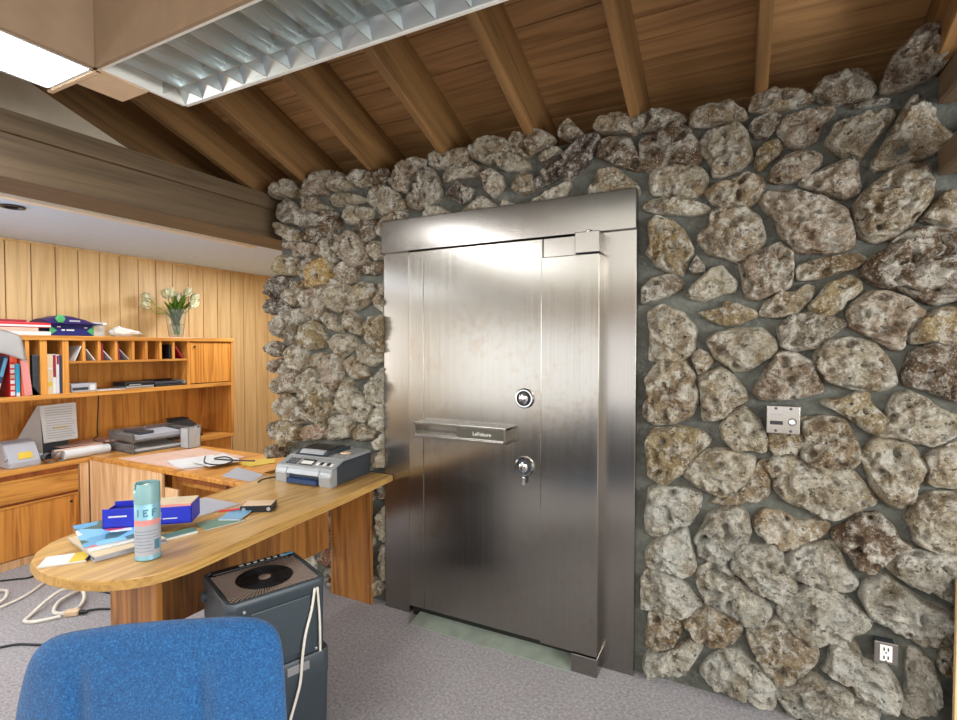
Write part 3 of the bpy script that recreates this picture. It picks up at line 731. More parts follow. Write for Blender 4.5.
# combination dial and key lock
for nm, x, z in (('combination_dial', -.884, 1.216), ('key_lock', -.884, .895)):
    bm = B(); lathe(bm, [(.047, 0), (.047, -.008), (.041, -.016), (.036, -.016), (.035, -.009), (.024, -.008), (.023, -.022), (.014, -.028), (.003, -.028)], (x, 2.222, z), 40, 'Y')
    d = obj(nm, bm, 'chrome', vd, True, 35, True)
    bm = B(); lathe(bm, [(.0345, -.0105), (.0245, -.0107)], (x, 2.222, z), 40, 'Y', closed=False)
    obj('dial_ring', bm, 'black' if nm[0] == 'c' else 'dark_grey', d)
    d.children[0].location = -vd.location
    if nm[0] == 'k':
        bm = B(); box(bm, x-.002, x+.002, 2.185, 2.2, z-.012, z+.012)
        tube(bm, [(x, 2.192, z-.012), (x+.004, 2.194, z-.03), (x+.002, 2.2, z-.045)], .0015, 6); box(bm, x-.004, x+.010, 2.198, 2.201, z-.082, z-.046, bev=.001)
        kk = obj('key', bm, 'chrome', d); kk.location = -vd.location

# ------------------------------------------------------------------ lamps
def louver_light(name, label, x0, x1, y0, y1, zbot, axis, grp):
    t = thing(name, label, 'ceiling light', ((x0+x1)/2, (y0+y1)/2, zbot), group=grp)
    H = .13
    bm = B()
    for d in ((x0, x1, y0, y0+.012, zbot, zbot+H), (x0, x1, y1-.012, y1, zbot, zbot+H), (x0, x0+.012, y0, y1, zbot, zbot+H), (x1-.012, x1, y0, y1, zbot, zbot+H), (x0, x1, y0, y1, zbot+H, zbot+H+.01)):
        box(bm, *d)
    obj('housing', bm, 'white_plastic', t, world=True)
    return t
FY0, FY1, FZ = .985, 1.300, 2.40
FX0, FX1 = -1.952, .53
ta = louver_light('ceiling_light', 'silver louvred fluorescent light hung under the tan soffit in front of the stone wall', FX0, FX1, FY0, FY1, FZ, 'X', 'fluorescent lights of the hanging soffit')
# curved reflector sides, cross fins
bm = B()
for s, y0 in ((1, FY0+.012), (-1, FY1-.012)):
    pr = [(0, .004), (.02, .03), (.045, .055), (.085, .075), (.14, .085)]
    A_ = [bm.verts.new((FX0+.012, y0+s*a, FZ+b)) for a, b in pr]; B_ = [bm.verts.new((FX1-.012, y0+s*a, FZ+b)) for a, b in pr]
    for i in range(len(pr)-1): bm.faces.new((A_[i], A_[i+1], B_[i+1], B_[i]))
obj('reflector', bm, 'alu', ta, True, 60, True)
n = int((FX1-FX0)/.116)
for i in range(1, n+1):
    x = FX0+.116*i
    if x > FX1-.03: break
    bm = B(); m_ = 8
    pass
    prof = [(-.0018, 0), (.0018, 0), (.010, .03), (.024, .06), (.045, .085), (-.045, .085), (-.024, .06), (-.010, .03)]
    a = [bm.verts.new((x+u, FY0+.013, FZ+.004+v)) for u, v in prof]; b = [bm.verts.new((x+u, FY1-.013, FZ+.004+v)) for u, v in prof]
    for q in range(len(prof)): bm.faces.new((a[q], a[(q+1) % len(prof)], b[(q+1) % len(prof)], b[q]))
    obj('louvre_fin', bm, 'alu', ta, world=True)
bm = B(); box(bm, FX0+.012, FX1-.012, FY1-.10, FY1-.097, FZ+.01, FZ+.05); obj('centre_fin', bm, 'alu', ta, world=True)
for yy in (FY0+.10, FY0+.21):
    bm = B(); lathe(bm, [(.013, FX0+.03), (.013, FX1-.03)], (0, yy, FZ+.105), 12, 'X'); obj('lamp_tube', bm, 'tube', ta, True, 40, True)
BX0, BX1, BY0, BY1 = -2.262, -1.968, -1.46, .985
tb = louver_light('ceiling_light', 'lit white diffuser light hung under the soffit over the desk side of the room', BX0, BX1, BY0, BY1, FZ, 'Y', 'fluorescent lights of the hanging soffit')
y1 = BY1-.004
for a, b in ((.862, y1), (.25, .852), (-.36, .24), (-.97, -.37), (BY0+.012, -.98)):
    bm = B(); box(bm, BX0+.008, BX1-.008, a, b, FZ+.001, FZ+.010, bev=.002); obj('diffuser', bm, 'lamp_on', tb, world=True)
# boxed soffit above the lamps
bm = B()
box(bm, -1.962, 1.7, .972, .984, FZ-.003, zb(.955)+.1); box(bm, -1.962, 1.7, 1.312, 1.332, FZ+.03, zb(1.33)+.1)
so = struct(obj('trim_5', bm, 'soffit'), 'tan boxed soffit carrying the louvred light across the ceiling', 'soffit')
bm = B(); box(bm, -1.956, -1.938, -1.7, .971, FZ-.003, 3.1); box(bm, -2.295, -2.275, -1.7, .98, FZ+.03, 3.1)
struct(obj('trim_6', bm, 'soffit'), 'tan boxed soffit above the lit white light at the left', 'soffit')
bm = B(); prism(bm, [(-1.94, .973), (-1.955, 1.155), (-2.118, 1.155), (-2.118, 1.004), (-1.967, 1.004), (-1.967, .973)][::-1], FZ-.003, FZ+.1)
obj('corner_plate', bm, 'soffit_pale', so)
bx('end_cap', (-2.285, -1.955, .985, 1.003, FZ-.003, FZ+.12), 'soffit_pale', so, .002)
# recessed downlight in the white ceiling
bm = B(); lathe(bm, [(.055, 2.2245), (.055, 2.216), (.04, 2.216), (.036, 2.2245)], (-3.55, 1.36, 0), 28)
dl = tag(obj('downlight', bm, 'black', None, True, 40), 'small black recessed downlight in the white ceiling strip', 'downlight')

area('window_light_front', (-1.35, -3.22, 1.05), (R(90), 0, 0), 5.8, 1.35, 20, (1, .87, .74))
area('added_light_high', (-1.35, -3.22, 3.2), (R(90), 0, 0), 5.8, 1.6, 40, (.94, .99, .97))  # unseen lamp high on the solid front wall, added to brighten rafters and gable
area('window_light_right', (2.58, .15, 1.42), (0, R(90), 0), 1.0, 2.6, 100, (.95, .98, 1))
area('soffit_lamp', (1.1, -1.4, 2.39), (0, 0, 0), 2.4, .6, 92, (1, .98, .95))
area('added_light_left', (-4.55, -.15, 1.45), (0, R(-90), 0), 1.1, 1.2, 30, (.86, .94, 1))  # added lamp; the left wall has no window, it lifts the white ceiling
area('added_light_alcove', (-3.85, -3.2, 1.35), (R(90), 0, 0), 1.3, 1.6, 6, (.84, .93, 1))  # extra lamp before the front wall, added to cool and brighten the alcove ceiling
for yy in (-1.2, .3, 1.8, 3.3):
    l = bpy.data.lights.new('downlight_lamp', 'AREA'); l.shape = 'DISK'; l.size = .25; l.energy = 8 if yy < 3 else 16; l.color = (.94, .97, 1)
    o = bpy.data.objects.new('downlight_lamp', l); COL.objects.link(o); o.location = (-3.7, yy, 2.2)
bm = B(); box(bm, -4.0, -.2, -1.3, -.9, 0, .52, bev=.02); struct(obj('dark_reflect_block', bm, 'rubber'))  # unseen dark block, added to put a dark band into the door's reflection

# =================================================================== desk
dk = thing('desk', 'light oak peninsula desk with a rounded end reaching out from the stone wall', 'desk', (-1.95, 1.6, 0))
top = [(-1.690, 2.283), (-1.672, 2.1), (-1.651, 1.89), (-1.632, 1.56), (-1.612, 1.3), (-1.594, 1.12), (-1.591, 1.05), (-1.598, .985), (-1.615, .938), (-1.648, .890), (-1.703, .846), (-1.78, .812), (-1.885, .794), (-1.98, .797), (-2.07, .818), (-2.15, .866),
       (-2.21, .935), (-2.24, 1.01), (-2.247, 1.11), (-2.24, 1.3), (-2.228, 1.5), (-2.252, 1.75), (-2.30, 1.99), (-2.36, 2.283)]
bm = B(); prism(bm, top, .7155, .75, .004); obj('desk_top', bm, 'oak_y', dk, world=True)
bm = B(); n = 21     # pale edge banding
for i in range(n):
    a, b = Vector(top[i]), Vector(top[i+1]); c = Vector((-1.93, 1.5))
    def off(p, q):
        d = (Vector((p[0], p[1]))-c).normalized(); return (p[0]+d.x*q, p[1]+d.y*q)
    a0, b0 = off(a, .0015), off(b, .0015)
    vs = [bm.verts.new((*p, z)) for p in (a0, b0) for z in (.7195, .746)]
    bm.faces.new((vs[0], vs[2], vs[3], vs[1]))
bmesh.ops.remove_doubles(bm, verts=bm.verts, dist=.0005)
bmesh.ops.solidify(bm, geom=bm.faces[:], thickness=.0012)
obj('edge_band', bm, 'oak_edge', dk, True, 40, True)
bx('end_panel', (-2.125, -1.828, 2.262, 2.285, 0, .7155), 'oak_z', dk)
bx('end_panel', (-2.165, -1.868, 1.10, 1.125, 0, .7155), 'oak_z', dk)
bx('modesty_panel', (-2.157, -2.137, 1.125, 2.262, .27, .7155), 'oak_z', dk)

# =================================================================== credenza with return
cz = thing('credenza', 'long honey oak credenza base along the panelled wall with drawer and door', 'cabinet', (-4.41, 1.9, 0))
bx('worktop', (-4.618, -4.195, .5, 3.215, .617, .65), 'honey_y', cz, .004)
bx('carcass', (-4.61, -4.225, .5, 1.955, .055, .617), 'honey_dark', cz)
bx('plinth', (-4.58, -4.215, .5, 1.955, 0, .055), 'pale_z', cz)
for nm, z0, z1, y0 in (('drawer', .432, .568, 1.05), ('door', .062, .402, 1.05), ('drawer', .432, .568, .5), ('door', .062, .402, .5)):
    o = bx(nm, (-4.225, -4.203, y0+.004, y0+.9 if y0 > 1 else 1.048, z0, z1), 'honey_z' if nm == 'door' else 'honey_y', cz, .004)
    if y0 > 1 and nm == 'door':
        bm = B(); lathe(bm, [(.009, -4.203), (.009, -4.199), (.004, -4.199)], (0, 1.9, .36), 16, 'X'); k = obj('lock', bm, 'black', o, world=False); k.location = -cz.location
    o2 = bx('finger_rail', (-4.225, -4.199, y0+.004, y0+.9 if y0 > 1 else 1.048, z1, z1+.014), 'honey_y', cz, .003)
bx('end_stile', (-4.225, -4.2, 1.957, 2.011, .02, .617), 'pale_z', cz, .001)
bx('back_pedestal', (-4.61, -4.23, 2.64, 3.21, .02, .617), 'honey_z', cz)
rt = thing('desk_return', 'lower brown return surface bridging the credenza and the oak desk', 'desk', (-3.3, 2.3, 0))
bm = B(); prism(bm, [(-4.193, 2.012), (-2.50, 2.005), (-2.45, 2.2), (-2.47, 2.235), (-2.66, 2.24), (-2.665, 2.63), (-4.193, 2.63)], .632, .662, .004); obj('return_top', bm, 'honey_y', rt, world=True)
bx('side_panel', (-4.194, -3.335, 2.015, 2.035, .012, .632), 'pale_z', rt)
bx('step_panel', (-3.335, -3.20, 2.031, 2.049, .012, .535), 'pale_z', rt)
bx('back_panel', (-3.33, -2.68, 2.58, 2.60, .05, .632), 'honey_dark', rt)
bx('rail', (-3.33, -2.52, 2.10, 2.125, .565, .632), 'honey_dark', rt)
o = bx('pencil_drawer', (-3.30, -2.60, 2.13, 2.5, .545, .56), 'honey_y', rt)
bx('drawer_lip', (-3.30, -2.60, 2.128, 2.142, .528, .575), 'honey_y', rt)
bx('bracket', (-2.82, -2.80, 2.10, 2.12, .57, .632), 'grey_plate', rt, .001)
kt = bx('keyboard_tray', (-3.28, -2.98, 2.15, 2.36, .5605, .585), 'grey_plate', None, .004); tag(kt, 'grey metal tray lying in the drawer under the return surface', 'tray')

# =================================================================== hutch
ht = thing('hutch', 'honey oak hutch with pigeonholes and shelves standing on the credenza', 'bookcase', (-4.41, 1.9, .65))
HX0, HX1 = -4.616, -4.2
bx('top_board', (HX0, HX1+.008, .5, 3.222, 1.499, 1.532), 'honey_y', ht, .004)
bx('back_board', (HX0, HX0+.012, .5, 3.2, .651, 1.499), 'honey_z', ht, 0)
bx('side_panel', (HX0, HX1, 3.196, 3.216, .651, 1.499), 'honey_z', ht)
bx('shelf', (HX0, HX1+.003, .5, 3.196, 1.094, 1.128), 'honey_y', ht, .003)
for y0, y1 in ((1.658, 1.680), (1.738, 1.778), (1.868, 1.905), (2.772, 2.80), (1.15, 1.172)):
    bx('upright', (HX0+.012, HX1-.002, y0, y1, 1.128, 1.499), 'honey_z', ht, .002)
bx('pigeonhole_shelf', (HX0+.012, HX1-.004, 1.905, 2.772, 1.335, 1.352), 'honey_y', ht, .002)
for y in (2.0, 2.10, 2.215, 2.337, 2.437, 2.549, 2.657):
    bx('divider', (HX0+.012, HX1-.004, y-.009, y+.009, 1.352, 1.499), 'honey_z', ht, .001)
d = bx('cabinet_door', (-4.225, -4.206, 2.805, 3.192, 1.135, 1.493), 'honey_z', ht, .003)
bm = B(); lathe(bm, [(.008, -4.206), (.008, -4.195), (.004, -4.193)], (0, 2.84, 1.455), 14, 'X'); k = obj('knob', bm, 'black', d); k.location = -ht.location

# ---- books and papers in the hutch
def book(label, y0, y1, h, m, tilt=0, x1=-4.215, d=.21, z=1.1285, grp='books on the hutch shelf', cat='book', spine=None):
    w = y1-y0
    t = thing('book', label, cat, (x1-d/2, (y0+y1)/2, z), group=grp)
    rot = Matrix.Rotation(R(tilt), 4, 'X')
    def mk(nm, dims, mat, bev=.001):
        bm = B(); box(bm, *dims, bev=bev); xform(bm, bm.verts, Matrix.Translation((0, 0, 0)) @ rot)
        zmin = 0
        return bm, nm, mat
    parts = [mk('cover', (-d/2, d/2, -w/2, w/2, 0, h), m, min(.002, w*.2)), mk('pages', (-d/2-.0006, d/2-.004, -w/2+.0025, w/2-.0025, .002, h+.0005), 'paper', 0)]
    if spine:
        for a, b, mm in spine: parts.append(mk('spine_label', (d/2-.001, d/2+.0007, -w/2+.002, w/2-.002, a*h, b*h), mm, 0))
    zm = min(v.co.z for v in parts[0][0].verts)
    for bm, nm, mat in parts:
        bmesh.ops.translate(bm, verts=bm.verts, vec=(0, 0, -zm)); obj(nm, bm, mat, t)
    return t
book('dark blue book leaning at the left end of the hutch shelf', 1.493, 1.516, .27, 'navy', -13, spine=[(.5, .95, 'mag_blue'), (.1, .35, 'paper_grey')])
rb = book('red paperback with white spine lettering standing beside the teal book', 1.580, 1.606, .285, 'red', 0, spine=[(.03, .12, 'paper'), (.16, .25, 'paper_pink'), (.30, .38, 'paper'), (.42, .5, 'paper_pink'), (.54, .62, 'paper'), (.66, .74, 'paper'), (.8, .94, 'orange')])
book('orange book standing behind the teal book', 1.608, 1.630, .285, 'orange', 0, x1=-4.245)
book('small teal book standing beside the red paperback', 1.6075, 1.629, .215, 'teal', 0, x1=-4.208, d=.03, spine=[(.0, .12, 'paper')])
book('coral folder standing between the teal book and the wooden divider', 1.636, 1.654, .28, 'orange', 0, x1=-4.205, d=.18)
bm = B(); box(bm, -4.2012, -4.1972, -.02, .022, 0, .235); xform(bm, bm.verts, Matrix.Translation((0, 1.668, 1.131)) @ Matrix.Rotation(R(5), 4, 'X'))
tag(obj('plastic_sleeve', bm, 'pink'), 'pink and white sleeve standing in front of the wooden divider', 'sleeve')
book('dark grey ledger with banded spine in the narrow second compartment', 1.700, 1.736, .27, 'dark_grey', 0, spine=[(.2, .22, 'bronze_plate'), (.5, .52, 'bronze_plate'), (.78, .8, 'bronze_plate')])
bm = B(); vs = [bm.verts.new(p) for p in ((-4.21, 1.684, 1.21), (-4.21, 1.735, 1.1295), (-4.21, 1.684, 1.1295))]; bm.faces.new(vs); bmesh.ops.solidify(bm, geom=bm.faces[:], thickness=.002)
tag(obj('card', bm, 'paper_grey'), 'pale card leaning at the foot of the dark grey ledger', 'card')
book('cream book at the left of the third compartment', 1.782, 1.812, .275, 'cream', 0, spine=[(.2, .3, 'yellow'), (.62, .66, 'paper')])
book('white and dark red book in the third compartment', 1.8125, 1.834, .275, 'paper', 0, spine=[(.42, .98, 'dark_red')])
book('tall white book beside the slim blue book', 1.8345, 1.851, .272, 'paper', 0, spine=[(.75, .97, 'dark_red')])
book('slim blue book against the wooden upright', 1.852, 1.865, .268, 'navy', 0)
# pigeonhole cards
def leaner(name, label, y, z0, h, ang, m, cat, th=.006, x1=-4.215, d=.16, grp='cards in the pigeonholes'):
    bm = B(); box(bm, x1-d, x1, -th/2, th/2, 0, h, bev=.0008); xform(bm, bm.verts, Matrix.Translation((0, y, z0)) @ Matrix.Rotation(R(ang), 4, 'X'))
    zm = min(v.co.z for v in bm.verts); bmesh.ops.translate(bm, verts=bm.verts, vec=(0, 0, z0-zm+.0006))
    return tag(obj(name, bm, m), label, cat, grp)
leaner('envelope', 'white envelope tilted to the right in the first pigeonhole', 1.945, 1.352, .115, -22, 'paper', 'envelope')
leaner('envelope', 'white striped envelope tilted to the left in the second pigeonhole', 2.075, 1.352, .10, 34, 'paper', 'envelope')
leaner('notebook', 'dark red notebook upright in the third pigeonhole', 2.125, 1.352, .13, 2, 'dark_red', 'notebook', .016)
leaner('envelope', 'white envelope tilted left beside the dark red notebook', 2.19, 1.352, .10, 40, 'paper', 'envelope')
leaner('notebook', 'small dark red notebook upright in the fourth pigeonhole', 2.237, 1.352, .125, 1, 'dark_red', 'notebook', .012)
leaner('envelope', 'grey white envelope tilted left in the fourth pigeonhole', 2.313, 1.352, .11, 42, 'paper_grey', 'envelope')
leaner('notebook', 'black notebook upright in the seventh pigeonhole', 2.635, 1.352, .12, 0, 'black', 'notebook', .02)
leaner('notebook', 'dark red notebook tilted left in the last pigeonhole', 2.745, 1.352, .12, 33, 'dark_red', 'notebook', .012)
# lower hutch shelf
t = thing('cassette_box', 'grey box with a dark label band on the hutch shelf below the pigeonholes', 'box', (-4.28, 2.0, 1.1285))
bx('case', (-4.36, -4.22, 1.925, 2.085, 1.1285, 1.188), 'paper_grey', t, .003); bx('label_band', (-4.2205, -4.219, 1.93, 2.03, 1.142, 1.162), 'dark_grey', t, 0)
bx('label_patch', (-4.2205, -4.219, 2.04, 2.075, 1.137, 1.178), 'paper', t, 0)
tag(bx('paper_sheet', (-4.36, -4.205, 2.09, 2.28, 1.1285, 1.131), 'paper', None, 0), 'white paper lying on the hutch shelf beside the grey box', 'paper')
t = thing('tape_recorder', 'black and silver device lying on the middle hutch shelf', 'device', (-4.3, 2.39, 1.1285))
bx('body', (-4.4, -4.225, 2.285, 2.505, 1.142, 1.178), 'black', t, .006); bx('base', (-4.41, -4.22, 2.29, 2.5, 1.1285, 1.146), 'silver', t, .004)
bx('button_row', (-4.2235, -4.2195, 2.31, 2.40, 1.15, 1.16), 'silver', t, .001)
t = thing('document_tray', 'shallow black tray lying on the shelf left of the cabinet door', 'tray', (-4.3, 2.63, 1.1285))
bx('tray', (-4.41, -4.215, 2.51, 2.765, 1.1285, 1.142), 'black', t, .004); bx('rim', (-4.41, -4.40, 2.51, 2.765, 1.142, 1.18), 'black', t, .003); bx('rim', (-4.41, -4.215, 2.752, 2.765, 1.142, 1.17), 'silver', t, .003)
bx('lid', (-4.39, -4.24, 2.52, 2.74, 1.143, 1.165), 'dark_grey', t, .004)

# ---- things on top of the hutch
ZT = 1.5325
t = thing('glass_vase', 'tapered clear glass vase on the hutch', 'vase', (-4.35, 2.772, ZT))
bm = B(); lathe(bm, [(.0, .004), (.052, .004), (.056, .012), (.085, .245), (.0815, .245), (.052, .018), (.0, .018)], (0, 0, 0), 36, closed=False); tv = obj('vase_glass', bm, 'glass', t, True, 40)
bm = B(); lathe(bm, [(.002, .0185), (.052, .0185), (.062, .12), (.002, .12)], (0, 0, 0), 24); obj('water', bm, 'glass', t, True, 40)
def tulip(i, head, label):
    # stem from the vase to the bloom
    hx, hy, hz = head
    q = thing('tulip', label, 'flower', (-4.35, 2.772, ZT+.03), group='tulips in the glass vase')
    b = ((rng.random()-.5)*.04, (rng.random()-.5)*.04)
    e = (hx+4.35, hy-2.772, hz-ZT-.03)
    tubeo('stem', [(b[0], b[1], 0), (b[0]*.4+e[0]*.25, b[1]*.4+e[1]*.25, .16), (e[0]*.75, e[1]*.75, e[2]*.82), e], .004, 'leaf', q, False, 8)
    bm = B(); dirv = Vector((e[0]*.6, e[1]*.9, .12)).normalized(); rq = dirv.to_track_quat('Z', 'Y').to_matrix().to_4x4()
    for k in range(6):
        a = k*PI/3+i; rows = []
        for s in range(6):
            tt = s/5; wd = .026*math.sin(PI*min(.96, .15+tt*.8)); rad = .005+.029*math.sin(min(1, tt*1.25)*PI*.55)-.006*tt; zz = tt*.085
            rows.append([bm.verts.new(Vector((rad*math.cos(a)-u*wd*math.sin(a), rad*math.sin(a)+u*wd*math.cos(a), zz))) for u in (-1, 0, 1)])
        for r0, r1 in zip(rows, rows[1:]):
            for c_ in range(2): bm.faces.new((r0[c_], r0[c_+1], r1[c_+1], r1[c_]))
    bmesh.ops.solidify(bm, geom=bm.faces[:], thickness=.0012)
    xform(bm, bm.verts, Matrix.Translation(e) @ rq); obj('bloom', bm, 'tulip', q, True)
    return q
heads = [((-4.33, 2.555, 1.835), 'cream tulip drooping far out to the left of the vase'), ((-4.33, 2.54, 1.775), 'lowest cream tulip hanging at the left of the vase'), ((-4.32, 2.69, 1.86), 'cream tulip at the left side of the bunch'),
         ((-4.37, 2.75, 1.88), 'pale yellow tulip standing at the middle of the bunch'), ((-4.35, 2.86, 1.90), 'tallest cream tulip at the top right of the bunch'), ((-4.34, 2.91, 1.86), 'cream tulip leaning to the right side of the bunch'), ((-4.31, 2.88, 1.80), 'low cream tulip at the right over the vase rim'), ((-4.39, 2.81, 1.85), 'pale tulip half hidden in the back of the bunch')]
for i, (h, l) in enumerate(heads): tulip(i, h, l)
bm = B()
for i in range(15):
    a = i*.571; r0 = .02; ln = .24+.08*rng.random(); out = .05+.06*rng.random()
    if i == 3: out = .16
    for s in range(6):
        pass
    rows = []
    for s in range(7):
        tt = s/6; wd = .028*math.sin(PI*(.12+.83*tt)); rr_ = r0+out*tt*tt; zz = .10+ln*tt-.05*tt*tt
        rows.append([bm.verts.new((rr_*math.cos(a)-u*wd*math.sin(a), rr_*math.sin(a)+u*wd*math.cos(a), zz+abs(u)*.006)) for u in (-1, 0, 1)])
    for x, y in zip(rows, rows[1:]):
        for c_ in range(2): bm.faces.new((x[c_], x[c_+1], y[c_+1], y[c_]))
bmesh.ops.solidify(bm, geom=bm.faces[:], thickness=.001)
lv = obj('tulip_leaves', bm, 'leaf', t, True)
bm = B()     # white sculpted shell
prof = []
for i in range(22):
    for j in range(14):
        pass
bmesh.ops.create_uvsphere(bm, u_segments=36, v_segments=20, radius=1)
for v in bm.verts:
    p = v.co.copy(); n = mn.fractal(p*2.2, .8, 2.1, 3)
    taper = .55+.45*(-p.y*.9) if p.y > -.4 else .95
    v.co = Vector((p.x*.05*max(.4, taper), p.y*.11, max(-.034, p.z*.058*max(.35, taper)))) *(1+.28*n)
    v.co.z = max(v.co.z, -.034)
xform(bm, bm.verts, Matrix.Translation((-4.36, 2.372, ZT+.0345)))
tag(obj('ornament', bm, 'off_white', None, True), 'crumpled white ornament lying on the hutch left of the vase', 'ornament')
t = thing('game_box', 'indigo box with green corner patches lying on the hutch', 'box', (-4.33, 1.95, ZT))
bx('carton', (-4.46, -4.25, 1.815, 2.085, ZT, ZT+.082), 'indigo', t, .004)
for y0, y1 in ((1.8135, 1.845), (2.055, 2.0865)):
    bm = B(); a = (y0 if y0 < 1.9 else y1); c_ = (y1 if y0 < 1.9 else y0)
    vs = [bm.verts.new((x, *p)) for x in (-4.2505, -4.2485) for p in ((a, ZT+.003), (c_+(.012 if y0 < 1.9 else -.012), ZT+.035), (a, ZT+.078))]
    for q in ((0, 1, 2), (5, 4, 3), (0, 3, 4, 1), (1, 4, 5, 2), (2, 5, 3, 0)): bm.faces.new([vs[i] for i in q])
    obj('corner_patch', bm, 'green', t, world=True)
for y0, y1, z in ((1.885, 1.905, .036), (1.915, 1.962, .036), (2.025, 2.045, .055), (1.86, 1.88, .058)): bx('print_mark', (-4.25, -4.2485, y0, y1, ZT+z, ZT+z+.009), 'paper', t, 0)
t = thing('gift_bag', 'purple folded bag with a green patch sagging over the indigo box', 'bag', (-4.33, 1.95, ZT+.083))
bm = B(); g = []
for i in range(21):
    u = i/20; y = 1.79+.34*u; z = .03+.035*math.sin(PI*min(1, u*1.1))-.02*u; r_ = []
    for j in range(7):
        v = j/6; r_.append(bm.verts.new((-4.47+.25*v, y, ZT+.085+z*(.6+.5*math.sin(PI*v))*(1 if v < .95 else .35)+.004*mn.noise(Vector((u*6, v*5, 2))))))
    g.append(r_)
for a, b in zip(g, g[1:]):
    for j in range(6): bm.faces.new((a[j], a[j+1], b[j+1], b[j]))
ex = bmesh.ops.extrude_face_region(bm, geom=bm.faces[:])
for e in ex['geom']:
    if isinstance(e, bmesh.types.BMVert): e.co.z = ZT+.0835
obj('bag_body', bm, 'purple', t, True, 40, True)
bm = B(); lathe(bm, [(.03, -4.222), (.03, -4.214), (.018, -4.211)], (0, 1.865, ZT+.118), 6, 'X'); obj('green_patch', bm, 'green', t, world=True)
bx('print_mark', (-4.2215, -4.2165, 1.92, 1.985, ZT+.1, ZT+.110), 'paper_grey', t, 0)
t = thing('plastic_tube', 'clear plastic tube lying on the hutch right of the purple bag', 'tube', (-4.3, 2.12, ZT))
bm = B(); lathe(bm, [(.012, 2.07), (.016, 2.10), (.016, 2.165), (.010, 2.17)], (-4.3, 0, ZT+.0925), 20, 'Y'); obj('tube', bm, 'clear', t, True, 40, True)
bm = B(); lathe(bm, [(.012, 2.17), (.012, 2.195)], (-4.3, 0, ZT+.0925), 20, 'Y'); obj('cap', bm, 'off_white', t, True, 40, True)
bx('support_fold', (-4.33, -4.27, 2.088, 2.17, ZT, ZT+.0765), 'clear', t, .004)
t = thing('binder', 'red binder lying flat on papers at the left end of the hutch', 'binder', (-4.38, 1.65, ZT+.03))
bx('cover', (-4.52, -4.22, 1.42, 1.812, ZT+.052, ZT+.086), 'red', t, .004); bx('pages', (-4.515, -4.217, 1.425, 1.808, ZT+.057, ZT+.07), 'paper', t, 0)
tag(bx('folder', (-4.5, -4.25, 1.42, 1.69, ZT+.0865, ZT+.104), 'dark_red', None, .003), 'thin dark red folder on top of the red binder', 'folder')
tag(bx('paper_stack', (-4.52, -4.215, 1.40, 1.808, ZT, ZT+.026), 'paper', None, .002), 'stack of white paper under the red binder on the hutch', 'paper')
tag(bx('paper_stack', (-4.51, -4.22, 1.41, 1.74, ZT+.0265, ZT+.0515), 'paper_pink', None, .002), 'pinkish paper bundle between the white stack and the red binder', 'paper')
bm = B(); g = []    # large curved sheet drooping over the hutch edge
for i in range(13):
    u = i/12; y = 1.30+.335*u; r_ = []
    for j in range(11):
        v = j/10; droop = .175*v*(1-.22*(1-u)); outw = .10*math.sin(v*1.3)*(1-.15*u)
        r_.append(bm.verts.new((-4.195+outw*.55, y+.012*v, ZT+.050-.11*max(0, u-.45)**1.5*1.2-droop)))
    g.append(r_)
for a, b in zip(g, g[1:]):
    for j in range(10): bm.faces.new((a[j], a[j+1], b[j+1], b[j]))
bmesh.ops.solidify(bm, geom=bm.faces[:], thickness=.0015)
tag(obj('paper_sheet', bm, 'paper', None, True), 'large white sheet curling down over the left end of the hutch shelf', 'paper')

# ---- on the credenza worktop
ZC = .651
t = thing('copy_holder', 'two printed white pages propped against the back of the hutch', 'papers', (-4.45, 1.9, ZC))
bm = B(); sheet(bm, [(-4.40, 1.83, ZC+.115), (-4.40, 2.04, ZC+.118), (-4.43, 2.045, ZC+.385), (-4.43, 1.82, ZC+.38)], nx=4, ny=6, wav=.004); obj('printed_page', bm, 'paper', t, world=True)
bm = B()
for k in range(13):
    z = ZC+.36-.018*k; xx = -4.4+(-.03)*(z-ZC-.115)/.27+.0045
    box(bm, xx, xx+.0006, 1.845+.006*rng.random(), 2.0+.025*rng.random(), z, z+.004)
obj('print_lines', bm, 'paper_grey', t, world=True)
bx('highlight', (-4.409, -4.407, 1.89, 1.98, ZC+.21, ZC+.222), 'yellow', t, 0)
bm = B(); vs = [bm.verts.new(p) for p in ((-4.40, 1.645, ZC+.10), (-4.40, 1.825, ZC+.02), (-4.425, 1.82, ZC+.385), (-4.425, 1.805, ZC+.385))]; bm.faces.new(vs); bmesh.ops.solidify(bm, geom=bm.faces[:], thickness=.002)
obj('side_page', bm, 'paper', t, world=True)
bx('easel_back', (-4.47, -4.45, 1.84, 2.0, ZC, ZC+.3), 'dark_grey', t, .002); bx('easel_foot', (-4.46, -4.385, 1.80, 2.02, ZC, ZC+.012), 'dark_grey', t, .002)
t = thing('card_file', 'grey desk card file with a yellow note at the left end of the worktop', 'card file', (-4.32, 1.66, ZC))
bm = B(); vs = [bm.verts.new((x, y, z)) for y in (1.575, 1.75) for x, z in ((-4.255, ZC), (-4.25, ZC+.03), (-4.33, ZC+.15), (-4.40, ZC+.17), (-4.40, ZC))]
bm.faces.new(vs[:5]); bm.faces.new(vs[5:][::-1])
for i in range(5): bm.faces.new((vs[i], vs[(i+1) % 5], vs[5+(i+1) % 5], vs[5+i]))
bmesh.ops.bevel(bm, geom=bm.edges[:], offset=.004, segments=2, affect='EDGES'); obj('case', bm, 'paper_grey', t, world=True)
bm = B(); sheet(bm, [(-4.262, 1.63, ZC+.051), (-4.262, 1.715, ZC+.053), (-4.29, 1.71, ZC+.094), (-4.29, 1.64, ZC+.092)], nx=2, ny=2); obj('yellow_note', bm, 'yellow', t, world=True)
bx('tray_lip', (-4.262, -4.238, 1.58, 1.745, ZC, ZC+.04), 'paper_grey', t, .005)
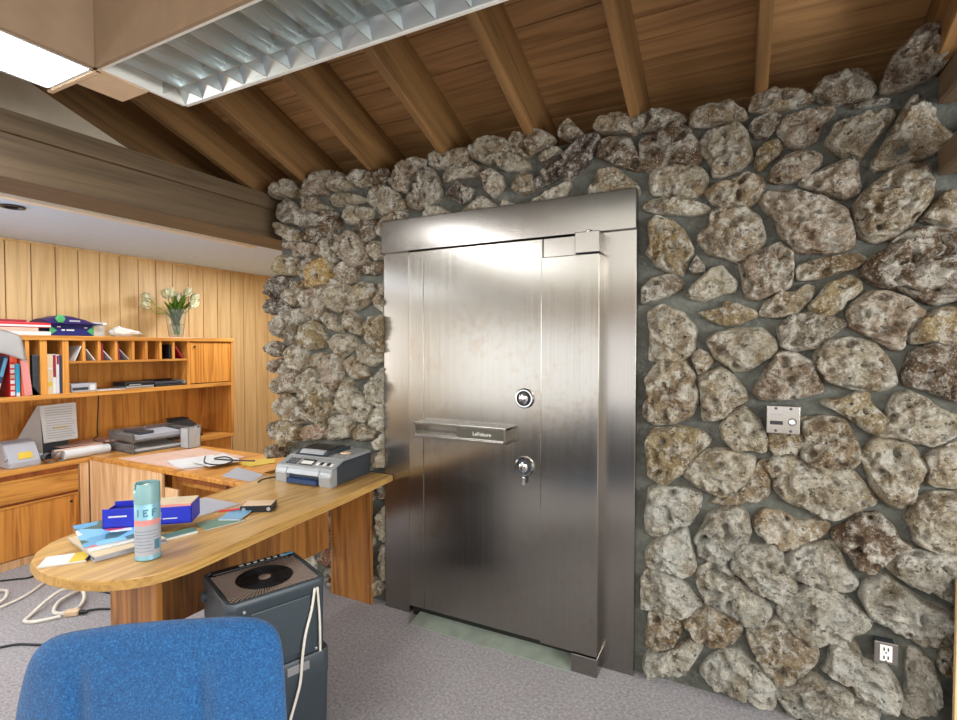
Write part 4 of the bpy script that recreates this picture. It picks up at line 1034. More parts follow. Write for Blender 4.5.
for y in (1.569, 1.756):
    bm = B(); lathe(bm, [(.014, y-.006), (.014, y+.006)], (-4.28, 0, ZC+.06), 16, 'Y'); obj('hinge_knob', bm, 'silver', t, True, 40, True)
t = thing('plan_roll', 'rolled white plan lying along the front of the worktop', 'paper roll', (-4.25, 2.05, ZC))
bm = B(); tube(bm, [(-4.245, 1.876, ZC+.036), (-4.25, 2.17, ZC+.036)], .034, 24, sub=1); obj('outer_roll', bm, 'paper', t, True, 50, True)
tag(tubeo('paper_roll', [(-4.34, 1.86, ZC+.034), (-4.335, 2.17, ZC+.034)], .033, 'paper_pink', n=20), 'pale paper roll lying behind the white plan roll', 'paper roll')
bm = B(); sheet(bm, [(-4.37, 1.92, ZC+.068), (-4.30, 2.36, ZC+.071), (-4.56, 2.38, ZC+.075), (-4.56, 1.9, ZC+.072)], nx=6, ny=6, wav=.004)
tag(obj('paper_sheet', bm, 'paper_pink'), 'large pale sheet resting across the rolled papers on the worktop', 'paper')
for i, (y, l) in enumerate(((1.79, 'curled grey paper strip standing beside the card file'), (1.855, 'curled white paper strip standing at the end of the plan roll'))):
    bm = B(); P_ = []
    for k in range(22):
        a = k/21*PI*1.6+.3; P_.append((-4.24+.0*k, y+.034*math.cos(a), ZC+.036+.033*math.sin(a)))
    rows = [[bm.verts.new((p[0]+dx, p[1], p[2])) for dx in (-.03, .02)] for p in P_]
    for a, b in zip(rows, rows[1:]): bm.faces.new((a[0], a[1], b[1], b[0]))
    bmesh.ops.solidify(bm, geom=bm.faces[:], thickness=.0012); tag(obj('paper_curl', bm, ('paper_grey', 'paper')[i], None, True), l, 'paper')
tag(tubeo('cable', [(-4.598, 2.285, 1.09), (-4.597, 2.28, 1.0), (-4.6, 2.27, .80), (-4.56, 2.25, .745), (-4.45, 2.17, .737), (-4.36, 2.14, .735), (-4.31, 2.18, .732)], .004, 'black'), 'black cable hanging down the hutch back and over the pale sheet', 'cable')

# smoky letter tray on the return
t = thing('letter_tray', 'smoky clear two tier letter tray with papers on the return surface', 'letter tray', (-4.12, 2.4, .6625), R(0))
zz = .6625
c0, c1, c2, c3 = (-3.955, 2.185), (-3.915, 2.575), (-4.26, 2.62), (-4.28, 2.20)
def quadbox(bm, q, z0, z1): prism(bm, q, z0, z1)
def lerp(a, b, u): return (a[0]*(1-u)+b[0]*u, a[1]*(1-u)+b[1]*u)
def strip(a, b, w=.005):
    d = Vector((b[0]-a[0], b[1]-a[1])).normalized(); n = (-d.y*w, d.x*w)
    return [a, b, (b[0]+n[0], b[1]+n[1]), (a[0]+n[0], a[1]+n[1])]
for z0, nm in ((zz, 'lower_tier'), (zz+.085, 'upper_tier')):
    bm = B(); prism(bm, [c0, c1, c2, c3], z0, z0+.004)
    for a, b, h in ((c3, c0, .07), (c1, c2, .07), (c2, c3, .07), (c0, c1, .018)): prism(bm, strip(a, b), z0, z0+h)
    obj(nm, bm, 'smoke', t, world=True)
    bm = B(); q = [lerp(lerp(c0, c1, u), lerp(c3, c2, u), v) for u, v in ((.06, .06), (.9, .05), (.92, .9), (.06, .92))]
    prism(bm, q, z0+.006, z0+(.03 if nm[0] == 'l' else .045)); obj('paper_pile', bm, 'paper' if nm[0] == 'l' else 'paper_grey', t, world=True)
for p in (c0, c1, c2, c3):
    bm = B(); lathe(bm, [(.007, zz), (.007, zz+.16)], (p[0], p[1], 0), 10); obj('post', bm, 'smoke', t, True, 40, True)
tag(bx('dictation_device', (-4.2, -3.99, 2.25, 2.36, zz+.1315, zz+.152), 'dark_grey', None, .006), 'dark flat gadget lying on the papers in the letter tray', 'gadget')
t = thing('pencil_cup', 'clear square pencil cup beside the letter tray', 'cup', (-3.84, 2.56, .6625))
bm = B()
for d in ((-3.89, -3.79, 2.5, 2.503), (-3.89, -3.79, 2.597, 2.6), (-3.89, -3.887, 2.5, 2.6), (-3.793, -3.79, 2.5, 2.6)): box(bm, *d, .663, .815)
box(bm, -3.89, -3.79, 2.5, 2.6, .6625, .667); obj('cup', bm, 'clear', t, world=True)
bx('inner_card', (-3.885, -3.80, 2.53, 2.533, .668, .80), 'paper', t, 0)
for i in range(3):
    tubeo('pen', [(-3.83+.012*i, 2.55+.01*i, .668), (-3.81+.006*i, 2.58+.006*i, .81+.012*i)], .0035, ('navy', 'dark_grey', 'black')[i], t)
t = thing('hole_punch', 'black heavy hole punch on the credenza worktop in the right hutch corner', 'hole punch', (-4.4, 2.86, ZC))
bm = B(); vs = [bm.verts.new((x, y, z)) for x in (-4.44, -4.33) for y, z in ((2.70, ZC+.09), (2.72, ZC+.16), (2.86, ZC+.165), (2.93, ZC+.12), (2.985, ZC+.0), (2.93, ZC+.0), (2.88, ZC+.075))]
k = 7; bm.faces.new(vs[:k]); bm.faces.new(vs[k:][::-1])
for i in range(k): bm.faces.new((vs[i], vs[(i+1) % k], vs[k+(i+1) % k], vs[k+i]))
bmesh.ops.bevel(bm, geom=bm.edges[:], offset=.006, segments=2, affect='EDGES'); obj('body', bm, 'dark_grey', t, world=True)
bx('base', (-4.45, -4.32, 2.69, 2.99, ZC, ZC+.014), 'black', t, .004); bx('lever', (-4.435, -4.335, 2.72, 2.87, ZC+.166, ZC+.178), 'rubber', t, .004); bx('side_plate', (-4.328, -4.322, 2.91, 2.97, ZC+.03, ZC+.10), 'silver', t, .002)
bx('post', (-4.43, -4.34, 2.71, 2.74, ZC+.014, ZC+.10), 'black', t, .003)

# papers on the return
ZR = .6625
def paper(name, label, quad, m, cat='paper', th=.0015, curl=0, wav=0, z=0, **k):
    bm = B(); sheet(bm, [(q[0], q[1], ZR if z == 0 else z) for q in quad], curl=curl, wav=wav, th=th, **k); return tag(obj(name, bm, m, None, True, 30), label, cat)
paper('blotter', 'pinkish brown blotter sheet spread over the return surface', [(-3.9, 2.05), (-3.1, 2.06), (-3.15, 2.5), (-3.74, 2.56)], 'paper_pink', 'blotter', th=.002)
paper('notebook', 'open white notebook lying on the pinkish blotter', [(-3.47, 2.13), (-3.18, 2.05), (-3.06, 2.28), (-3.36, 2.40)], 'paper', 'notebook', th=.010, curl=.006, z=ZR+.0025)
paper('paper_sheet', 'second white sheet overlapping the open notebook', [(-3.24, 2.16), (-3.02, 2.13), (-2.98, 2.34), (-3.3, 2.44)], 'paper', wav=.004, z=ZR+.021)
paper('envelope', 'yellow envelope lying at the right end of the return beside the stone wall', [(-3.03, 2.33), (-2.85, 2.30), (-2.80, 2.46), (-2.95, 2.58)], 'yellow', 'envelope', th=.004, wav=.006)
paper('paper_sheet', 'grey sheet lying on the return beside the printer', [(-2.81, 2.06), (-2.53, 2.05), (-2.60, 2.2), (-2.93, 2.26)], 'paper_grey')
tag(tubeo('cable', [(-3.29, 2.29, .692), (-3.12, 2.17, .690), (-2.99, 2.19, .688), (-3.02, 2.30, .69), (-3.16, 2.35, .692), (-3.15, 2.26, .696), (-2.96, 2.33, .69), (-2.88, 2.36, .69)], .0045, 'black'), 'black looped cable lying over the open notebook', 'cable')

# =================================================================== on the desk
ZD = .7505
pr = thing('printer', 'silver and black multifunction printer at the wall end of the desk', 'printer', (-2.158, 1.895, ZD), R(3.6))
W_, D_ = .363, .335
def side_prof(z0, pts): return [(y, z+z0) for y, z in pts]
def extr(name, pts, x0, x1, m, bev=.003, par=pr):
    bm = B(); n = len(pts); a = [bm.verts.new((x0, y, z)) for y, z in pts]; b = [bm.verts.new((x1, y, z)) for y, z in pts]
    bm.faces.new(a[::-1]); bm.faces.new(b)
    for i in range(n): bm.faces.new((a[i], a[(i+1) % n], b[(i+1) % n], b[i]))
    if bev: bmesh.ops.bevel(bm, geom=bm.edges[:], offset=bev, segments=2, affect='EDGES')
    return obj(name, bm, m, par)
extr('body', [(.02, .002), (.02, .07), (.05, .10), (.10, .112), (.335, .118), (.335, .002)], .004, W_-.001, 'dark_grey', .004)
extr('front_bezel', [(0, .0), (-.004, .055), (.008, .078), (.05, .098), (.05, .0)], 0, .078, 'silver', .004)
extr('front_bezel', [(0, .0), (-.004, .055), (.008, .078), (.05, .098), (.05, .0)], .285, W_, 'silver', .004)
extr('front_top_bezel', [(-.004, .052), (.008, .078), (.05, .098), (.05, .052)], .076, .287, 'silver', .003)
extr('paper_slot', [(.03, .006), (.03, .05), (.05, .05), (.05, .006)], .078, .285, 'black', 0)
extr('output_tray', [(-.012, .006), (-.012, .028), (.03, .034), (.03, .006)], .086, .277, 'navy', .003)
cp = extr('control_panel', [(.006, .079), (.10, .114), (.10, .122), (.012, .088)], .0, W_, 'silver', .003)
ang = math.atan2(.034, .088)
def panel_bit(name, x0, x1, y0, y1, m, h=.002):
    bm = B(); vs = []
    for x in (x0, x1):
        for y in (y0, y1):
            z = .088+(y-.012)*.034/.088
            for dz in (0, h): vs.append(bm.verts.new((x, y, z+dz)))
    for q in ((0, 1, 3, 2), (4, 6, 7, 5), (0, 4, 5, 1), (2, 3, 7, 6), (0, 2, 6, 4), (1, 5, 7, 3)): bm.faces.new([vs[i] for i in q])
    return obj(name, bm, m, cp)
panel_bit('screen', .13, .215, .03, .075, 'black', .003); panel_bit('screen_glass', .137, .208, .035, .060, 'off_white', .0042)
for i in range(4):
    for j in range(3): panel_bit('button', .045+.018*i, .056+.018*i, .03+.017*j, .040+.017*j, 'dark_grey', .003)
for i in range(5): panel_bit('button', .235+.022*i, .250+.022*i, .038+.006*(i % 2), .056+.006*(i % 2), 'black' if i % 2 else 'white_plastic', .003)
for x in (.10, .112): pass
extr('scanner_lid', [(.10, .114), (.10, .124), (.15, .132), (.335, .134), (.338, .118)], .0, W_, 'silver', .004)
extr('feeder', [(.105, .127), (.14, .148), (.24, .156), (.30, .150), (.32, .134)], .03, .25, 'dark_grey', .006)
extr('feeder_tray', [(.15, .152), (.24, .161), (.29, .154), (.28, .150)], .05, .23, 'black', .002)
extr('feeder_ridge', [(.112, .133), (.135, .152), (.15, .153), (.13, .134)], .06, .22, 'silver', .002)
bm = B(); bmesh.ops.create_uvsphere(bm, u_segments=16, v_segments=8, radius=1); xform(bm, bm.verts, Matrix.Translation((.30, .2, .136)) @ Matrix.Diagonal((.03, .03, .006, 1))); obj('logo_badge', bm, 'soffit_pale', pr, True)
# spray can
cx, cy = -1.757, 1.012
t = thing('spray_can', 'tall pale blue aerosol can standing on the desk in front of the magazines', 'spray can', (cx, cy, ZD))
bm = B(); lathe(bm, [(.034, 0), (.0385, .003), (.0385, .006), (.0375, .010), (.0375, .19), (.034, .196)], (0, 0, 0), 40); obj('can_body', bm, 'can_blue', t, True, 40)
bm = B(); lathe(bm, [(.0382, .188), (.0382, .25), (.036, .254), (.0335, .254), (.0335, .225), (.0, .225)], (0, 0, 0), 40, closed=False)
for v in bm.verts:
    if v.co.z > .23:
        a = math.atan2(v.co.y, v.co.x)
        if -2.2 < a < -1.5: v.co.z -= .02
obj('cap', bm, 'can_cap', t, True, 40)
bm = B(); lathe(bm, [(.012, .225), (.012, .246), (.007, .248)], (0, 0, 0), 16); obj('nozzle', bm, 'white_plastic', t, True, 40)
def wrap(name, a0, a1, z0, z1, m, r=.0379):
    bm = B(); n = 14; rows = [[bm.verts.new((rr*math.cos(R(a0+(a1-a0)*i/n)), rr*math.sin(R(a0+(a1-a0)*i/n)), z)) for rr, z in ((r, z0), (r, z1), (r-.0006, z1), (r-.0006, z0))] for i in range(n+1)]
    for a, b in zip(rows, rows[1:]):
        for k in range(4): bm.faces.new((a[k], a[(k+1) % 4], b[(k+1) % 4], b[k]))
    bm.faces.new(rows[0]); bm.faces.new(rows[-1][::-1])
    return obj(name, bm, m, t, True, 40)
VA = -30.   # bearing of the viewed side
M['can_text'] = plain('can_text', (70, 120, 140), .5)
wrap('label_paper', VA-95, VA+95, .018, .135, 'paper_grey', .0378)
wrap('pink_band', VA-80, VA+60, .118, .136, 'pink', .0381)
for a0 in (-62, -20, 18):
    z0, z1 = .148, .172
    if a0 != -62:
        wrap('letter', VA+a0, VA+a0+7, z0, z1, 'can_text', .0381)
        for zz_, ln in ((z1-.005, 24), ((z0+z1)/2-.002, 18)) + (((z0, 24),) if a0 == -20 else ()): wrap('letter', VA+a0+6.5, VA+a0+ln, zz_, zz_+.005, 'can_text', .0381)
    else: wrap('letter', VA+a0+14, VA+a0+21, z0, z1, 'can_text', .0381)
for k in range(7): wrap('print_line', VA-70, VA+(46 if k < 3 else 20)-8*(k % 2), .098-.011*k, .0995-.011*k, 'can_text', .0381)
wrap('label_box', VA+28, VA+58, .035, .068, 'can_text', .0381)
# magazines
mag = nmat('magazine_cover'); m_, nt_, b_ = mag
v_ = coords(nt_, (7, 7, 7)); vn = nd(nt_, 'ShaderNodeTexVoronoi'); vn.inputs['Scale'].default_value = 2.2; lk(nt_, v_, vn.inputs['Vector'])
sx = nd(nt_, 'ShaderNodeSeparateColor'); lk(nt_, vn.outputs['Color'], sx.inputs[0])
cc = ramp(nt_, sx.outputs[0], [(.0, lin((60, 100, 90))), (.25, lin((120, 186, 220))), (.45, lin((226, 232, 236))), (.6, lin((214, 70, 84))), (.75, lin((90, 160, 200))), (.9, lin((170, 190, 120)))])
for e in nt_.nodes:
    if e.bl_idname == 'ShaderNodeValToRGB' and len(e.color_ramp.elements) == 6: e.color_ramp.interpolation = 'CONSTANT'
lk(nt_, cc, b_.inputs['Base Color']); b_.inputs['Roughness'].default_value = .3; M['magazine'] = m_
def flat(name, label, c, size, rz, z, th, m, cat, grp=None, cover=None):
    o = thing(name, label, cat, (c[0], c[1], z), R(rz), grp)
    bm = B(); box(bm, -size[0]/2, size[0]/2, -size[1]/2, size[1]/2, 0, th-.0012, bev=.0008); obj('pages', bm, m, o)
    bm = B(); box(bm, -size[0]/2-.001, size[0]/2+.001, -size[1]/2-.001, size[1]/2+.001, th-.001, th); obj('cover', bm, cover or m, o); return o
flat('catalogue', 'grey thick catalogue at the bottom of the magazine pile', (-1.99, 1.045), (.29, .215), -14, ZD, .011, 'paper_grey', 'catalogue', 'magazines beside the spray can', 'dark_grey')
flat('catalogue', 'brown catalogue in the middle of the magazine pile', (-1.985, 1.035), (.28, .21), -10, ZD+.0112, .008, 'paper_grey', 'catalogue', 'magazines beside the spray can', 'cream')
flat('magazine', 'white magazine just under the top magazine of the pile', (-2.03, 1.06), (.29, .21), -17, ZD+.0194, .005, 'paper', 'magazine', 'magazines beside the spray can', 'paper')
flat('magazine', 'colourful top magazine with red and blue cover on the pile', (-2.06, 1.07), (.30, .22), -19, ZD+.0246, .004, 'paper', 'magazine', 'magazines beside the spray can', 'magazine')
t = thing('product_box', 'royal blue carton lying on the magazines behind the spray can', 'box', (-2.02, 1.185, ZD+.029), R(41))
bm = B(); box(bm, -.15, .15, -.055, .055, 0, .006, bev=.001); box(bm, -.15, .15, -.055, -.051, 0, .072); box(bm, -.15, .15, .051, .055, 0, .072); box(bm, -.15, -.146, -.055, .055, 0, .06); box(bm, .146, .15, -.055, .055, 0, .072); obj('carton', bm, 'blue_box', t)
bm = B(); box(bm, -.02, .148, -.053, .053, .072, .075); obj('lid_flap', bm, 'cream', t)
bm = B(); box(bm, -.02, .148, -.0562, -.0532, .066, .0745); obj('magenta_stripe', bm, 'pink', t)
for q_ in ((-.13, -.07, .04, .046), (.04, .045, .02, .05), (.05, .1, .02, .024)):
    bm = B(); box(bm, q_[0], q_[1], -.0562, -.055, q_[2], q_[3]); obj('print_mark', bm, 'paper', t)
bm = B(); box(bm, -.148, -.03, -.05, .05, .006, .05); obj('contents', bm, 'indigo', t)
o = flat('notepad', 'small white notepad with a yellow band at the round end of the desk', (-1.975, .875), (.125, .085), 52, ZD, .006, 'paper', 'notepad')
bm = B(); box(bm, .015, .0605, -.0425, .0425, .006, .0068); obj('yellow_band', bm, 'yellow', o)
tag(tubeo('pen', [(-1.935, .935, ZD+.0125), (-1.905, .898, ZD+.0055)], .004, 'black', sub=1), 'black pen lying beside the white notepad', 'pen')
paper('paper_sheet', 'grey paper sheet lying on the desk behind the booklets', [(-1.99, 1.315), (-1.985, 1.545), (-2.212, 1.537), (-2.2, 1.31)], 'paper_grey', z=ZD)
flat('booklet', 'pale green booklet with yellow cover beside the small black box', (-1.845, 1.345), (.10, .15), -14, ZD, .004, 'paper', 'booklet', 'booklets on the desk', 'mag_green')
flat('booklet', 'blue and white booklet lying across the pale green booklet', (-1.86, 1.435), (.085, .15), 28, ZD+.0045, .006, 'paper', 'booklet', 'booklets on the desk', 'mag_blue')
tag(flat('leaflet', 'thin pale leaflet lying behind the spray can', (-1.86, 1.175), (.05, .13), -14, ZD, .010, 'paper', 'leaflet', None, 'mag_green'), 'thin pale leaflet lying behind the spray can', 'leaflet')
tag(tubeo('pen', [(-1.93, 1.40, ZD+.0165), (-1.86, 1.50, ZD+.0155)], .004, 'red', sub=1), 'red pen lying on the blue booklet', 'pen')
t = thing('film_box', 'small black and white box lying on the desk in front of the grey sheet', 'box', (-1.845, 1.53, ZD), R(33))
bm = B(); box(bm, -.065, .065, -.04, .04, 0, .028, bev=.002); obj('case', bm, 'black', t)
bm = B(); box(bm, -.06, .06, -.036, .036, .028, .0288); obj('top_label', bm, 'soffit_pale', t)
for x in (-.05, .052):
    bm = B(); lathe(bm, [(.008, -.0405), (.008, -.042), (.004, -.042)], (x, 0, .014), 14, 'Y'); obj('reel_dot', bm, 'silver', t)
tag(tubeo('cable', [(-2.21, 1.83, ZD+.004), (-2.235, 1.88, ZD+.004), (-2.22, 1.94, ZD+.004), (-2.16, 2.0, ZD+.004)], .0035, 'black'), 'thin black cable running to the printer on the desk', 'cable')

# =================================================================== air purifier
ax, ay = -1.578, 1.326
t = thing('air_purifier', 'dark grey tower air purifier with a round fan grille in front of the desk', 'air purifier', (ax, ay, 0), R(-21.5))
def rrect(w, d, r, n=6):
    P = []
    for sx, sy, a0 in ((1, 1, 0), (-1, 1, 90), (-1, -1, 180), (1, -1, 270)):
        for k in range(n+1):
            a = R(a0+90*k/n); P.append((sx*(w/2-r)+r*math.cos(a), sy*(d/2-r)+r*math.sin(a)))
    return P
WX, WY = .327, .347
def loft(name, secs, m, cap=True, par=None):
    bm = B(); rings = []
    for w, d, r, z in secs: rings.append([bm.verts.new((p[0], p[1], z)) for p in rrect(w, d, r)])
    for a, b in zip(rings, rings[1:]):
        for i in range(len(a)): bm.faces.new((a[i], a[(i+1) % len(a)], b[(i+1) % len(a)], b[i]))
    if cap: bm.faces.new(rings[0][::-1]); bm.faces.new(rings[-1])
    return obj(name, bm, m, par or t, True, 35)
loft('lower_tub', [(WX-.01, WY-.01, .03, 0), (WX+.012, WY+.012, .035, .02), (WX+.018, WY+.018, .035, .235), (WX+.022, WY+.022, .035, .24), (WX+.022, WY+.022, .035, .325), (WX+.014, WY+.014, .035, .332), (WX-.01, WY-.01, .03, .332)], 'purifier')
loft('body', [(WX-.006, WY-.006, .03, .33), (WX-.003, WY-.003, .03, .57), (WX+.004, WY+.004, .032, .575), (WX+.004, WY+.004, .032, .592), (WX-.004, WY-.004, .03, .599), (WX-.026, WY-.026, .022, .600), (WX-.03, WY-.03, .022, .593)], 'purifier')
GC = (.012, 0)
bm = B()     # radial slats
hw, hd = WX/2-.020, WY/2-.020
for i in range(84):
    a = 2*PI*i/84; ca_, sa_ = math.cos(a), math.sin(a)
    lim = 9
    if ca_ > 1e-6: lim = min(lim, (hw-GC[0])/ca_)
    if ca_ < -1e-6: lim = min(lim, (-hw+.032-GC[0])/ca_)
    if abs(sa_) > 1e-6: lim = min(lim, hd/abs(sa_))
    r0 = .098
    if lim < r0+.004: continue
    u = Vector((ca_, sa_, 0)); v = Vector((-sa_, ca_, 0))*.0024
    p0 = Vector((*GC, .5935))+u*r0; p1 = Vector((*GC, .5935))+u*(lim)
    vs = [bm.verts.new(q) for q in (p0-v*.7, p1-v*1.4, p1+v*1.4, p0+v*.7)]; vt = [bm.verts.new(q.co+Vector((0, 0, .005))) for q in vs]
    bm.faces.new(vt)
    for k in range(4): bm.faces.new((vs[k], vs[(k+1) % 4], vt[(k+1) % 4], vt[k]))
M['grille'] = plain('grille', (128, 112, 102), .5)  # slat brown stands for the desk's reflection, put into the colour
base_pl = B(); box(base_pl, -WX/2+.018, WX/2-.018, -WY/2+.018, WY/2-.018, .590, .5945); obj('grille_bed', base_pl, 'black', t)
obj('outer_grille', bm, 'grille', t)
bm = B()
for r_ in (.098, .086, .074, .062, .050, .038, .028): lathe(bm, [(r_-.0022, .594), (r_-.0022, .599), (r_+.0022, .599), (r_+.0022, .594)], (GC[0], GC[1], 0), 48, closed=False)
for i in range(24):
    a = 2*PI*i/24; u = Vector((math.cos(a), math.sin(a), 0)); v = Vector((-math.sin(a), math.cos(a), 0))*.0012
    vs = [bm.verts.new(Vector((*GC, .595))+u*rr_+s*v) for rr_, s in ((.02, -1), (.098, -1), (.098, 1), (.02, 1))]; bm.faces.new(vs)
obj('fan_guard', bm, 'black', t, True, 40)
bm = B(); lathe(bm, [(.022, .592), (.022, .5995), (.012, .601)], (GC[0], GC[1], 0), 28); obj('hub', bm, 'grille', t, True, 40)
bm = B(); box(bm, -WX/2+.008, -WX/2+.040, -WY/2+.03, WY/2-.03, .594, .6005, bev=.002); cp = obj('control_strip', bm, 'black', t)
for i in range(7):
    bm = B(); box(bm, -WX/2+.015, -WX/2+.031, -.045+.026*i, -.030+.026*i, .6005, .604, bev=.0015); obj('button', bm, 'silver', cp)
bm = B(); box(bm, -WX/2+.014, -WX/2+.034, .115, .165, .6003, .6025, bev=.001); obj('indicator', bm, 'mag_blue', cp)
bm = B(); lathe(bm, [(.018, -.006), (.018, .008), (.010, .012)], (0, 0, 0), 24, 'Y'); xform(bm, bm.verts, Matrix.Translation((-.11, -WY/2-.002, .535)) @ Matrix.Rotation(PI, 4, 'Z')); obj('handle_boss', bm, 'purifier', t, True, 40)
bm = B(); box(bm, WX/2-.004, WX/2+.0035, -.10, .11, .35, .55, bev=.003); obj('filter_door', bm, 'purifier', t)
for y in (-.12, .13):
    for z in (.565, .345):
        bm = B(); lathe(bm, [(.005, WX/2-.003), (.005, WX/2+.006), (.003, WX/2+.007)], (0, y, z), 12, 'X'); obj('screw', bm, 'silver', t)
bm = B(); box(bm, WX/2+.008, WX/2+.0125, .02, .10, .285, .315, bev=.001); obj('data_label', bm, 'grey_plate', t)
bm = B(); tube(bm, [(WX/2+.006, .125, .572), (WX/2+.012, .11, .50), (WX/2+.016, .085, .42), (WX/2+.020, .07, .335), (WX/2+.022, .06, .25), (WX/2+.02, .03, .15), (WX/2+.03, -.01, .05), (WX/2+.05, -.06, .006)], .005, 10); tube(bm, [(WX/2+.006, .135, .572), (WX/2+.008, .142, .45), (WX/2+.010, .142, .333)], .0045, 10)
obj('power_cord', bm, 'cord_white', t, True, 60)

# =================================================================== office chair (back towards the viewer)
t = thing('office_chair', 'blue upholstered office chair seen from behind in front of the desk', 'office chair', (-.888, .513, 0), R(26.9))
out = [(-.232, .80), (-.222, .86), (-.205, .925), (-.188, .953), (-.155, .968), (-.06, .983), (.032, .991), (.12, .996), (.165, .997), (.198, .992), (.216, .979), (.223, .955), (.228, .87), (.232, .78), (.235, .68), (.225, .59), (.19, .555), (0, .545), (-.19, .555), (-.228, .6), (-.238, .70)]
def cushion(bm, outline, c, th_f, th_b, groove, axis, NTc=120, NRc=26):
    th = np.linspace(0, 2*PI, NTc, endpoint=False); P = np.array(outline); q = np.roll(P, -1, 0); rr = np.zeros(NTc)
    for i, tt_ in enumerate(th):
        d = np.array([math.cos(tt_), math.sin(tt_)]); e = q-P; den = d[0]*e[:, 1]-d[1]*e[:, 0]
        with np.errstate(all='ignore'):
            tt = ((P[:, 0]-c[0])*e[:, 1]-(P[:, 1]-c[1])*e[:, 0])/den; uu = ((P[:, 0]-c[0])*d[1]-(P[:, 1]-c[1])*d[0])/den
        ok = (np.abs(den) > 1e-9) & (tt > 0) & (uu >= -1e-6) & (uu <= 1.000001); rr[i] = tt[ok].max()
    for _ in range(2): rr = .25*np.roll(rr, 1)+.5*rr+.25*np.roll(rr, -1)
    faces = []
    for sgn, T in ((-1, th_b), (1, th_f)):
        rings = []
        for k in range(NRc+1):
            ro = math.sin(k/NRc*PI/2); ring = []
            for i in range(NTc if k else 1):
                u = c[0]+ro*rr[i]*math.cos(th[i]); v = c[1]+ro*rr[i]*math.sin(th[i])
                h = T*(1-ro**5)**.5*(.86+.14*(1-ro*ro)); h -= groove(u, v)*(1-ro**8)*(1 if sgn < 0 else .7); h = max(h, 0)+.0
                ring.append(bm.verts.new({'Y': (u, sgn*h, v), 'Z': (u, v, sgn*h)}[axis]))
            rings.append(ring)
        for k in range(NRc):
            a, b = rings[k], rings[k+1]
            for i in range(NTc):
                j = (i+1) % NTc
                bm.faces.new((a[0], b[i], b[j]) if k == 0 else (a[i], b[i], b[j], a[j]))
    bmesh.ops.remove_doubles(bm, verts=bm.verts, dist=.0002)
def gro(u, v):
    top_ = min(1, max(0, (.955-v)/.06)); return top_*.014*sum(math.exp(-((u-x)/.012)**2) for x in (-.095, .105))
bm = B(); cushion(bm, out, (0, .77), .04, .048, gro, 'Y'); obj('backrest', bm, 'fabric', t, True)
so_ = [(-.21, .04), (-.205, .34), (-.17, .39), (0, .405), (.15, .39), (.18, .34), (.19, .04), (.2, .0), (-.2, .0)]
bm = B(); cushion(bm, so_, (0, .2), .045, .035, lambda u, v: 0, 'Z', 80, 16); xform(bm, bm.verts, Matrix.Translation((0, 0, .436))); obj('seat', bm, 'fabric', t, True)
bm = B(); box(bm, -.03, .03, .03, .055, .40, .72, bev=.006); box(bm, -.03, .03, .03, .3, .388, .408, bev=.005); obj('back_bar', bm, 'black', t)
bm = B(); lathe(bm, [(.028, .09), (.028, .25), (.02, .25), (.02, .40)], (0, .25, 0), 20); obj('gas_column', bm, 'black', t, True, 40)
for i in range(5):
    a = 2*PI*i/5+.3; u = (math.cos(a), math.sin(a))
    bm = B(); tube(bm, [(u[0]*.02, .25+u[1]*.02, .12), (u[0]*.15, .25+u[1]*.15, .10), (u[0]*.27, .25+u[1]*.27, .065)], .017, 10); l_ = obj('base_leg', bm, 'black', t, True, 60)
    bm = B(); lathe(bm, [(.026, -.02), (.028, -.012), (.028, .012), (.026, .02)], (0, 0, 0), 20, 'X'); xform(bm, bm.verts, Matrix.Translation((u[0]*.275, .25+u[1]*.275, .0285)) @ Matrix.Rotation(a, 4, 'Z')); obj('caster', bm, 'rubber', l_, True, 40)

# =================================================================== cables on the carpet
tag(tubeo('extension_cord', [(-3.99, 1.82, .008), (-3.79, 1.57, .008), (-3.70, 1.46, .008), (-3.65, 1.36, .008), (-3.63, 1.20, .008), (-3.7, .9, .008)], .0085, 'cord_white', n=10), 'white cord running straight across the carpet at the far left', 'cord', 'white cords on the carpet')
tag(tubeo('extension_cord', [(-3.62, 1.79, .009), (-3.55, 1.69, .009), (-3.47, 1.61, .012), (-3.43, 1.54, .02), (-3.39, 1.46, .02), (-3.30, 1.40, .012), (-3.24, 1.43, .010), (-3.25, 1.50, .012), (-3.33, 1.56, .03), (-3.43, 1.57, .05), (-3.46, 1.50, .05), (-3.43, 1.42, .035), (-3.37, 1.32, .012), (-3.33, 1.285, .009), (-3.27, 1.32, .009), (-3.225, 1.395, .009)], .0095, 'cord_white', n=10), 'white cord lying in a raised loop on the carpet beside the desk end', 'cord', 'white cords on the carpet')
tag(tubeo('extension_cord', [(-4.0, 1.33, .008), (-3.87, 1.39, .012), (-3.77, 1.375, .03), (-3.70, 1.33, .02), (-3.70, 1.25, .009), (-3.8, 1.1, .009)], .008, 'cord_white', n=10), 'white cord curving at the left edge of the carpet', 'cord', 'white cords on the carpet')
tag(tubeo('cable', [(-2.7, 1.72, .006), (-2.9, 1.63, .006), (-3.04, 1.58, .006), (-3.12, 1.54, .008), (-3.165, 1.495, .010)], .006, 'black'), 'black cable on the carpet plugged into the looped white cord', 'cable')
t = thing('cord_plug', 'beige plug joining the looped white cord and the black cable', 'plug', (-3.2, 1.44, 0), R(38))
bm = B(); box(bm, -.035, .035, -.02, .02, .001, .03, bev=.007); obj('plug_body', bm, 'soffit_pale', t)
bm = B(); lathe(bm, [(.012, .035), (.012, .055), (.007, .075)], (0, 0, .014), 14, 'X'); obj('strain_relief', bm, 'black', t, True, 40)
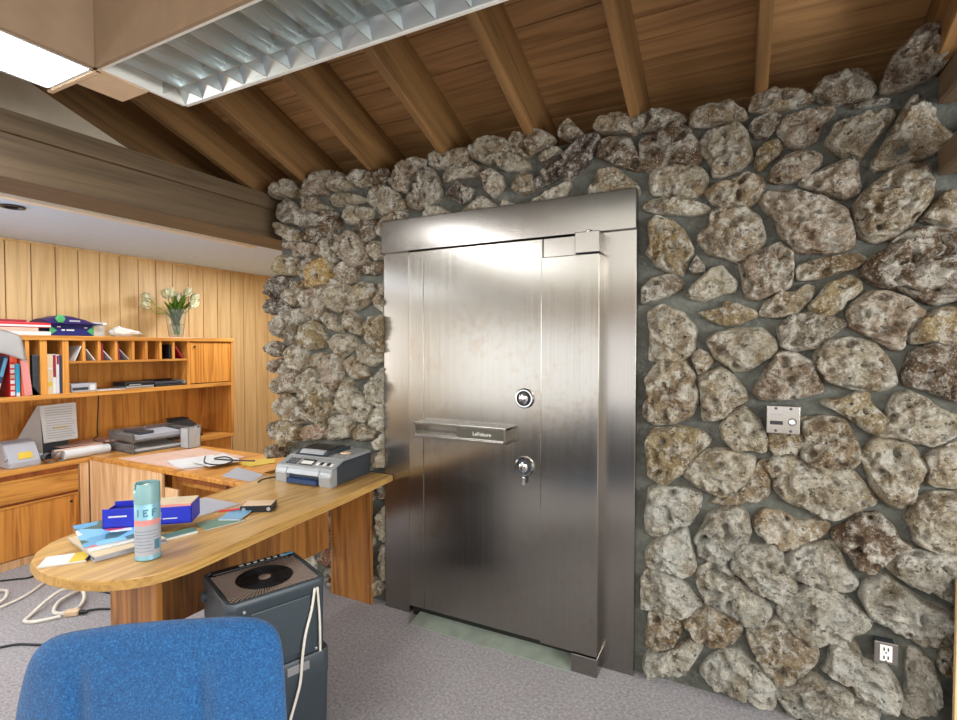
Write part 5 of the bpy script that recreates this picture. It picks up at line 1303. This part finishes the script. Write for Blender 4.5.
tag(tubeo('cable', [(-3.28, .95, .006), (-3.17, 1.10, .006), (-3.12, 1.165, .006), (-3.05, 1.2, .006), (-2.9, 1.26, .006), (-2.6, 1.33, .006), (-2.4, 1.4, .006)], .006, 'black'), 'black cable on the carpet behind the blue chair', 'cable')
tag(tubeo('cable', [(-4.15, 1.33, .006), (-4.07, 1.43, .006), (-4.0, 1.50, .006), (-3.95, 1.56, .006), (-4.03, 1.66, .006)], .006, 'black'), 'black cable on the carpet along the credenza plinth', 'cable')
tag(tubeo('cable', [(-2.9, 1.86, .006), (-3.10, 1.73, .006), (-3.22, 1.68, .006), (-3.30, 1.66, .008), (-3.37, 1.64, .03), (-3.40, 1.68, .12), (-3.42, 1.72, .3)], .005, 'black'), 'black cable rising from the carpet under the desk end', 'cable')

# =================================================================== plates on the stone wall
t = thing('key_switch_plate', 'square stainless key switch plate on the stone wall right of the vault door', 'switch plate', (.157, 2.262, 1.178))
K = YK = 2.262
st_k = (.102, .212, 2.250, 2.256, 1.126, 1.232)
o = bx('plate', st_k, 'steel_frame', t, .002); uvbox(o)
bx('back_box', (.108, .206, 2.256, 2.33, 1.132, 1.226), 'dark_grey', t, 0)
bx('card_slot', (.114, .156, 2.2485, 2.2505, 1.160, 1.174), 'black', t, 0)
for x, z in ((.133, 1.222), (.182, 1.222), (.133, 1.137), (.182, 1.137)):
    bm = B(); lathe(bm, [(.005, 2.2505), (.005, 2.248), (.002, 2.2475)], (x, 0, z), 14, 'Y'); obj('screw', bm, 'dark_grey', t, True, 40, True)
bm = B(); lathe(bm, [(.012, 2.2505), (.012, 2.247), (.009, 2.2465), (.008, 2.249), (.003, 2.249)], (.187, 0, 1.172), 24, 'Y'); obj('key_cylinder', bm, 'chrome', t, True, 40, True)
bm = B(); lathe(bm, [(.0145, 2.2502), (.0145, 2.2492)], (.187, 0, 1.172), 24, 'Y'); obj('cylinder_ring', bm, 'black', t, True, 40, True)
bx('engraved_line', (.116, .152, 2.2493, 2.2503, 1.196, 1.200), 'grey_plate', t, 0)
t = thing('wall_outlet', 'metal framed electrical outlet low on the stone wall at the right', 'outlet', (.49, 2.27, .36))
M['outlet_plate'] = plain('outlet_plate', (118, 112, 106), .4, .5)
bx('cover_plate', (.451, .520, 2.258, 2.266, .325, .402), 'outlet_plate', t, .003); bx('back_box', (.458, .513, 2.266, 2.31, .332, .396), 'dark_grey', t, 0)
bx('socket_face', (.467, .503, 2.2555, 2.2585, .335, .393), 'white_plastic', t, .002)
for z in (.379, .349):
    for x in (.479, .491): bx('slot', (x-.002, x+.002, 2.2548, 2.2558, z-.006, z+.006), 'black', t, 0)
    bm = B(); lathe(bm, [(.0028, 2.2558), (.0028, 2.2546)], (.485, 0, z-.012), 10, 'Y'); obj('slot', bm, 'black', t, world=True)
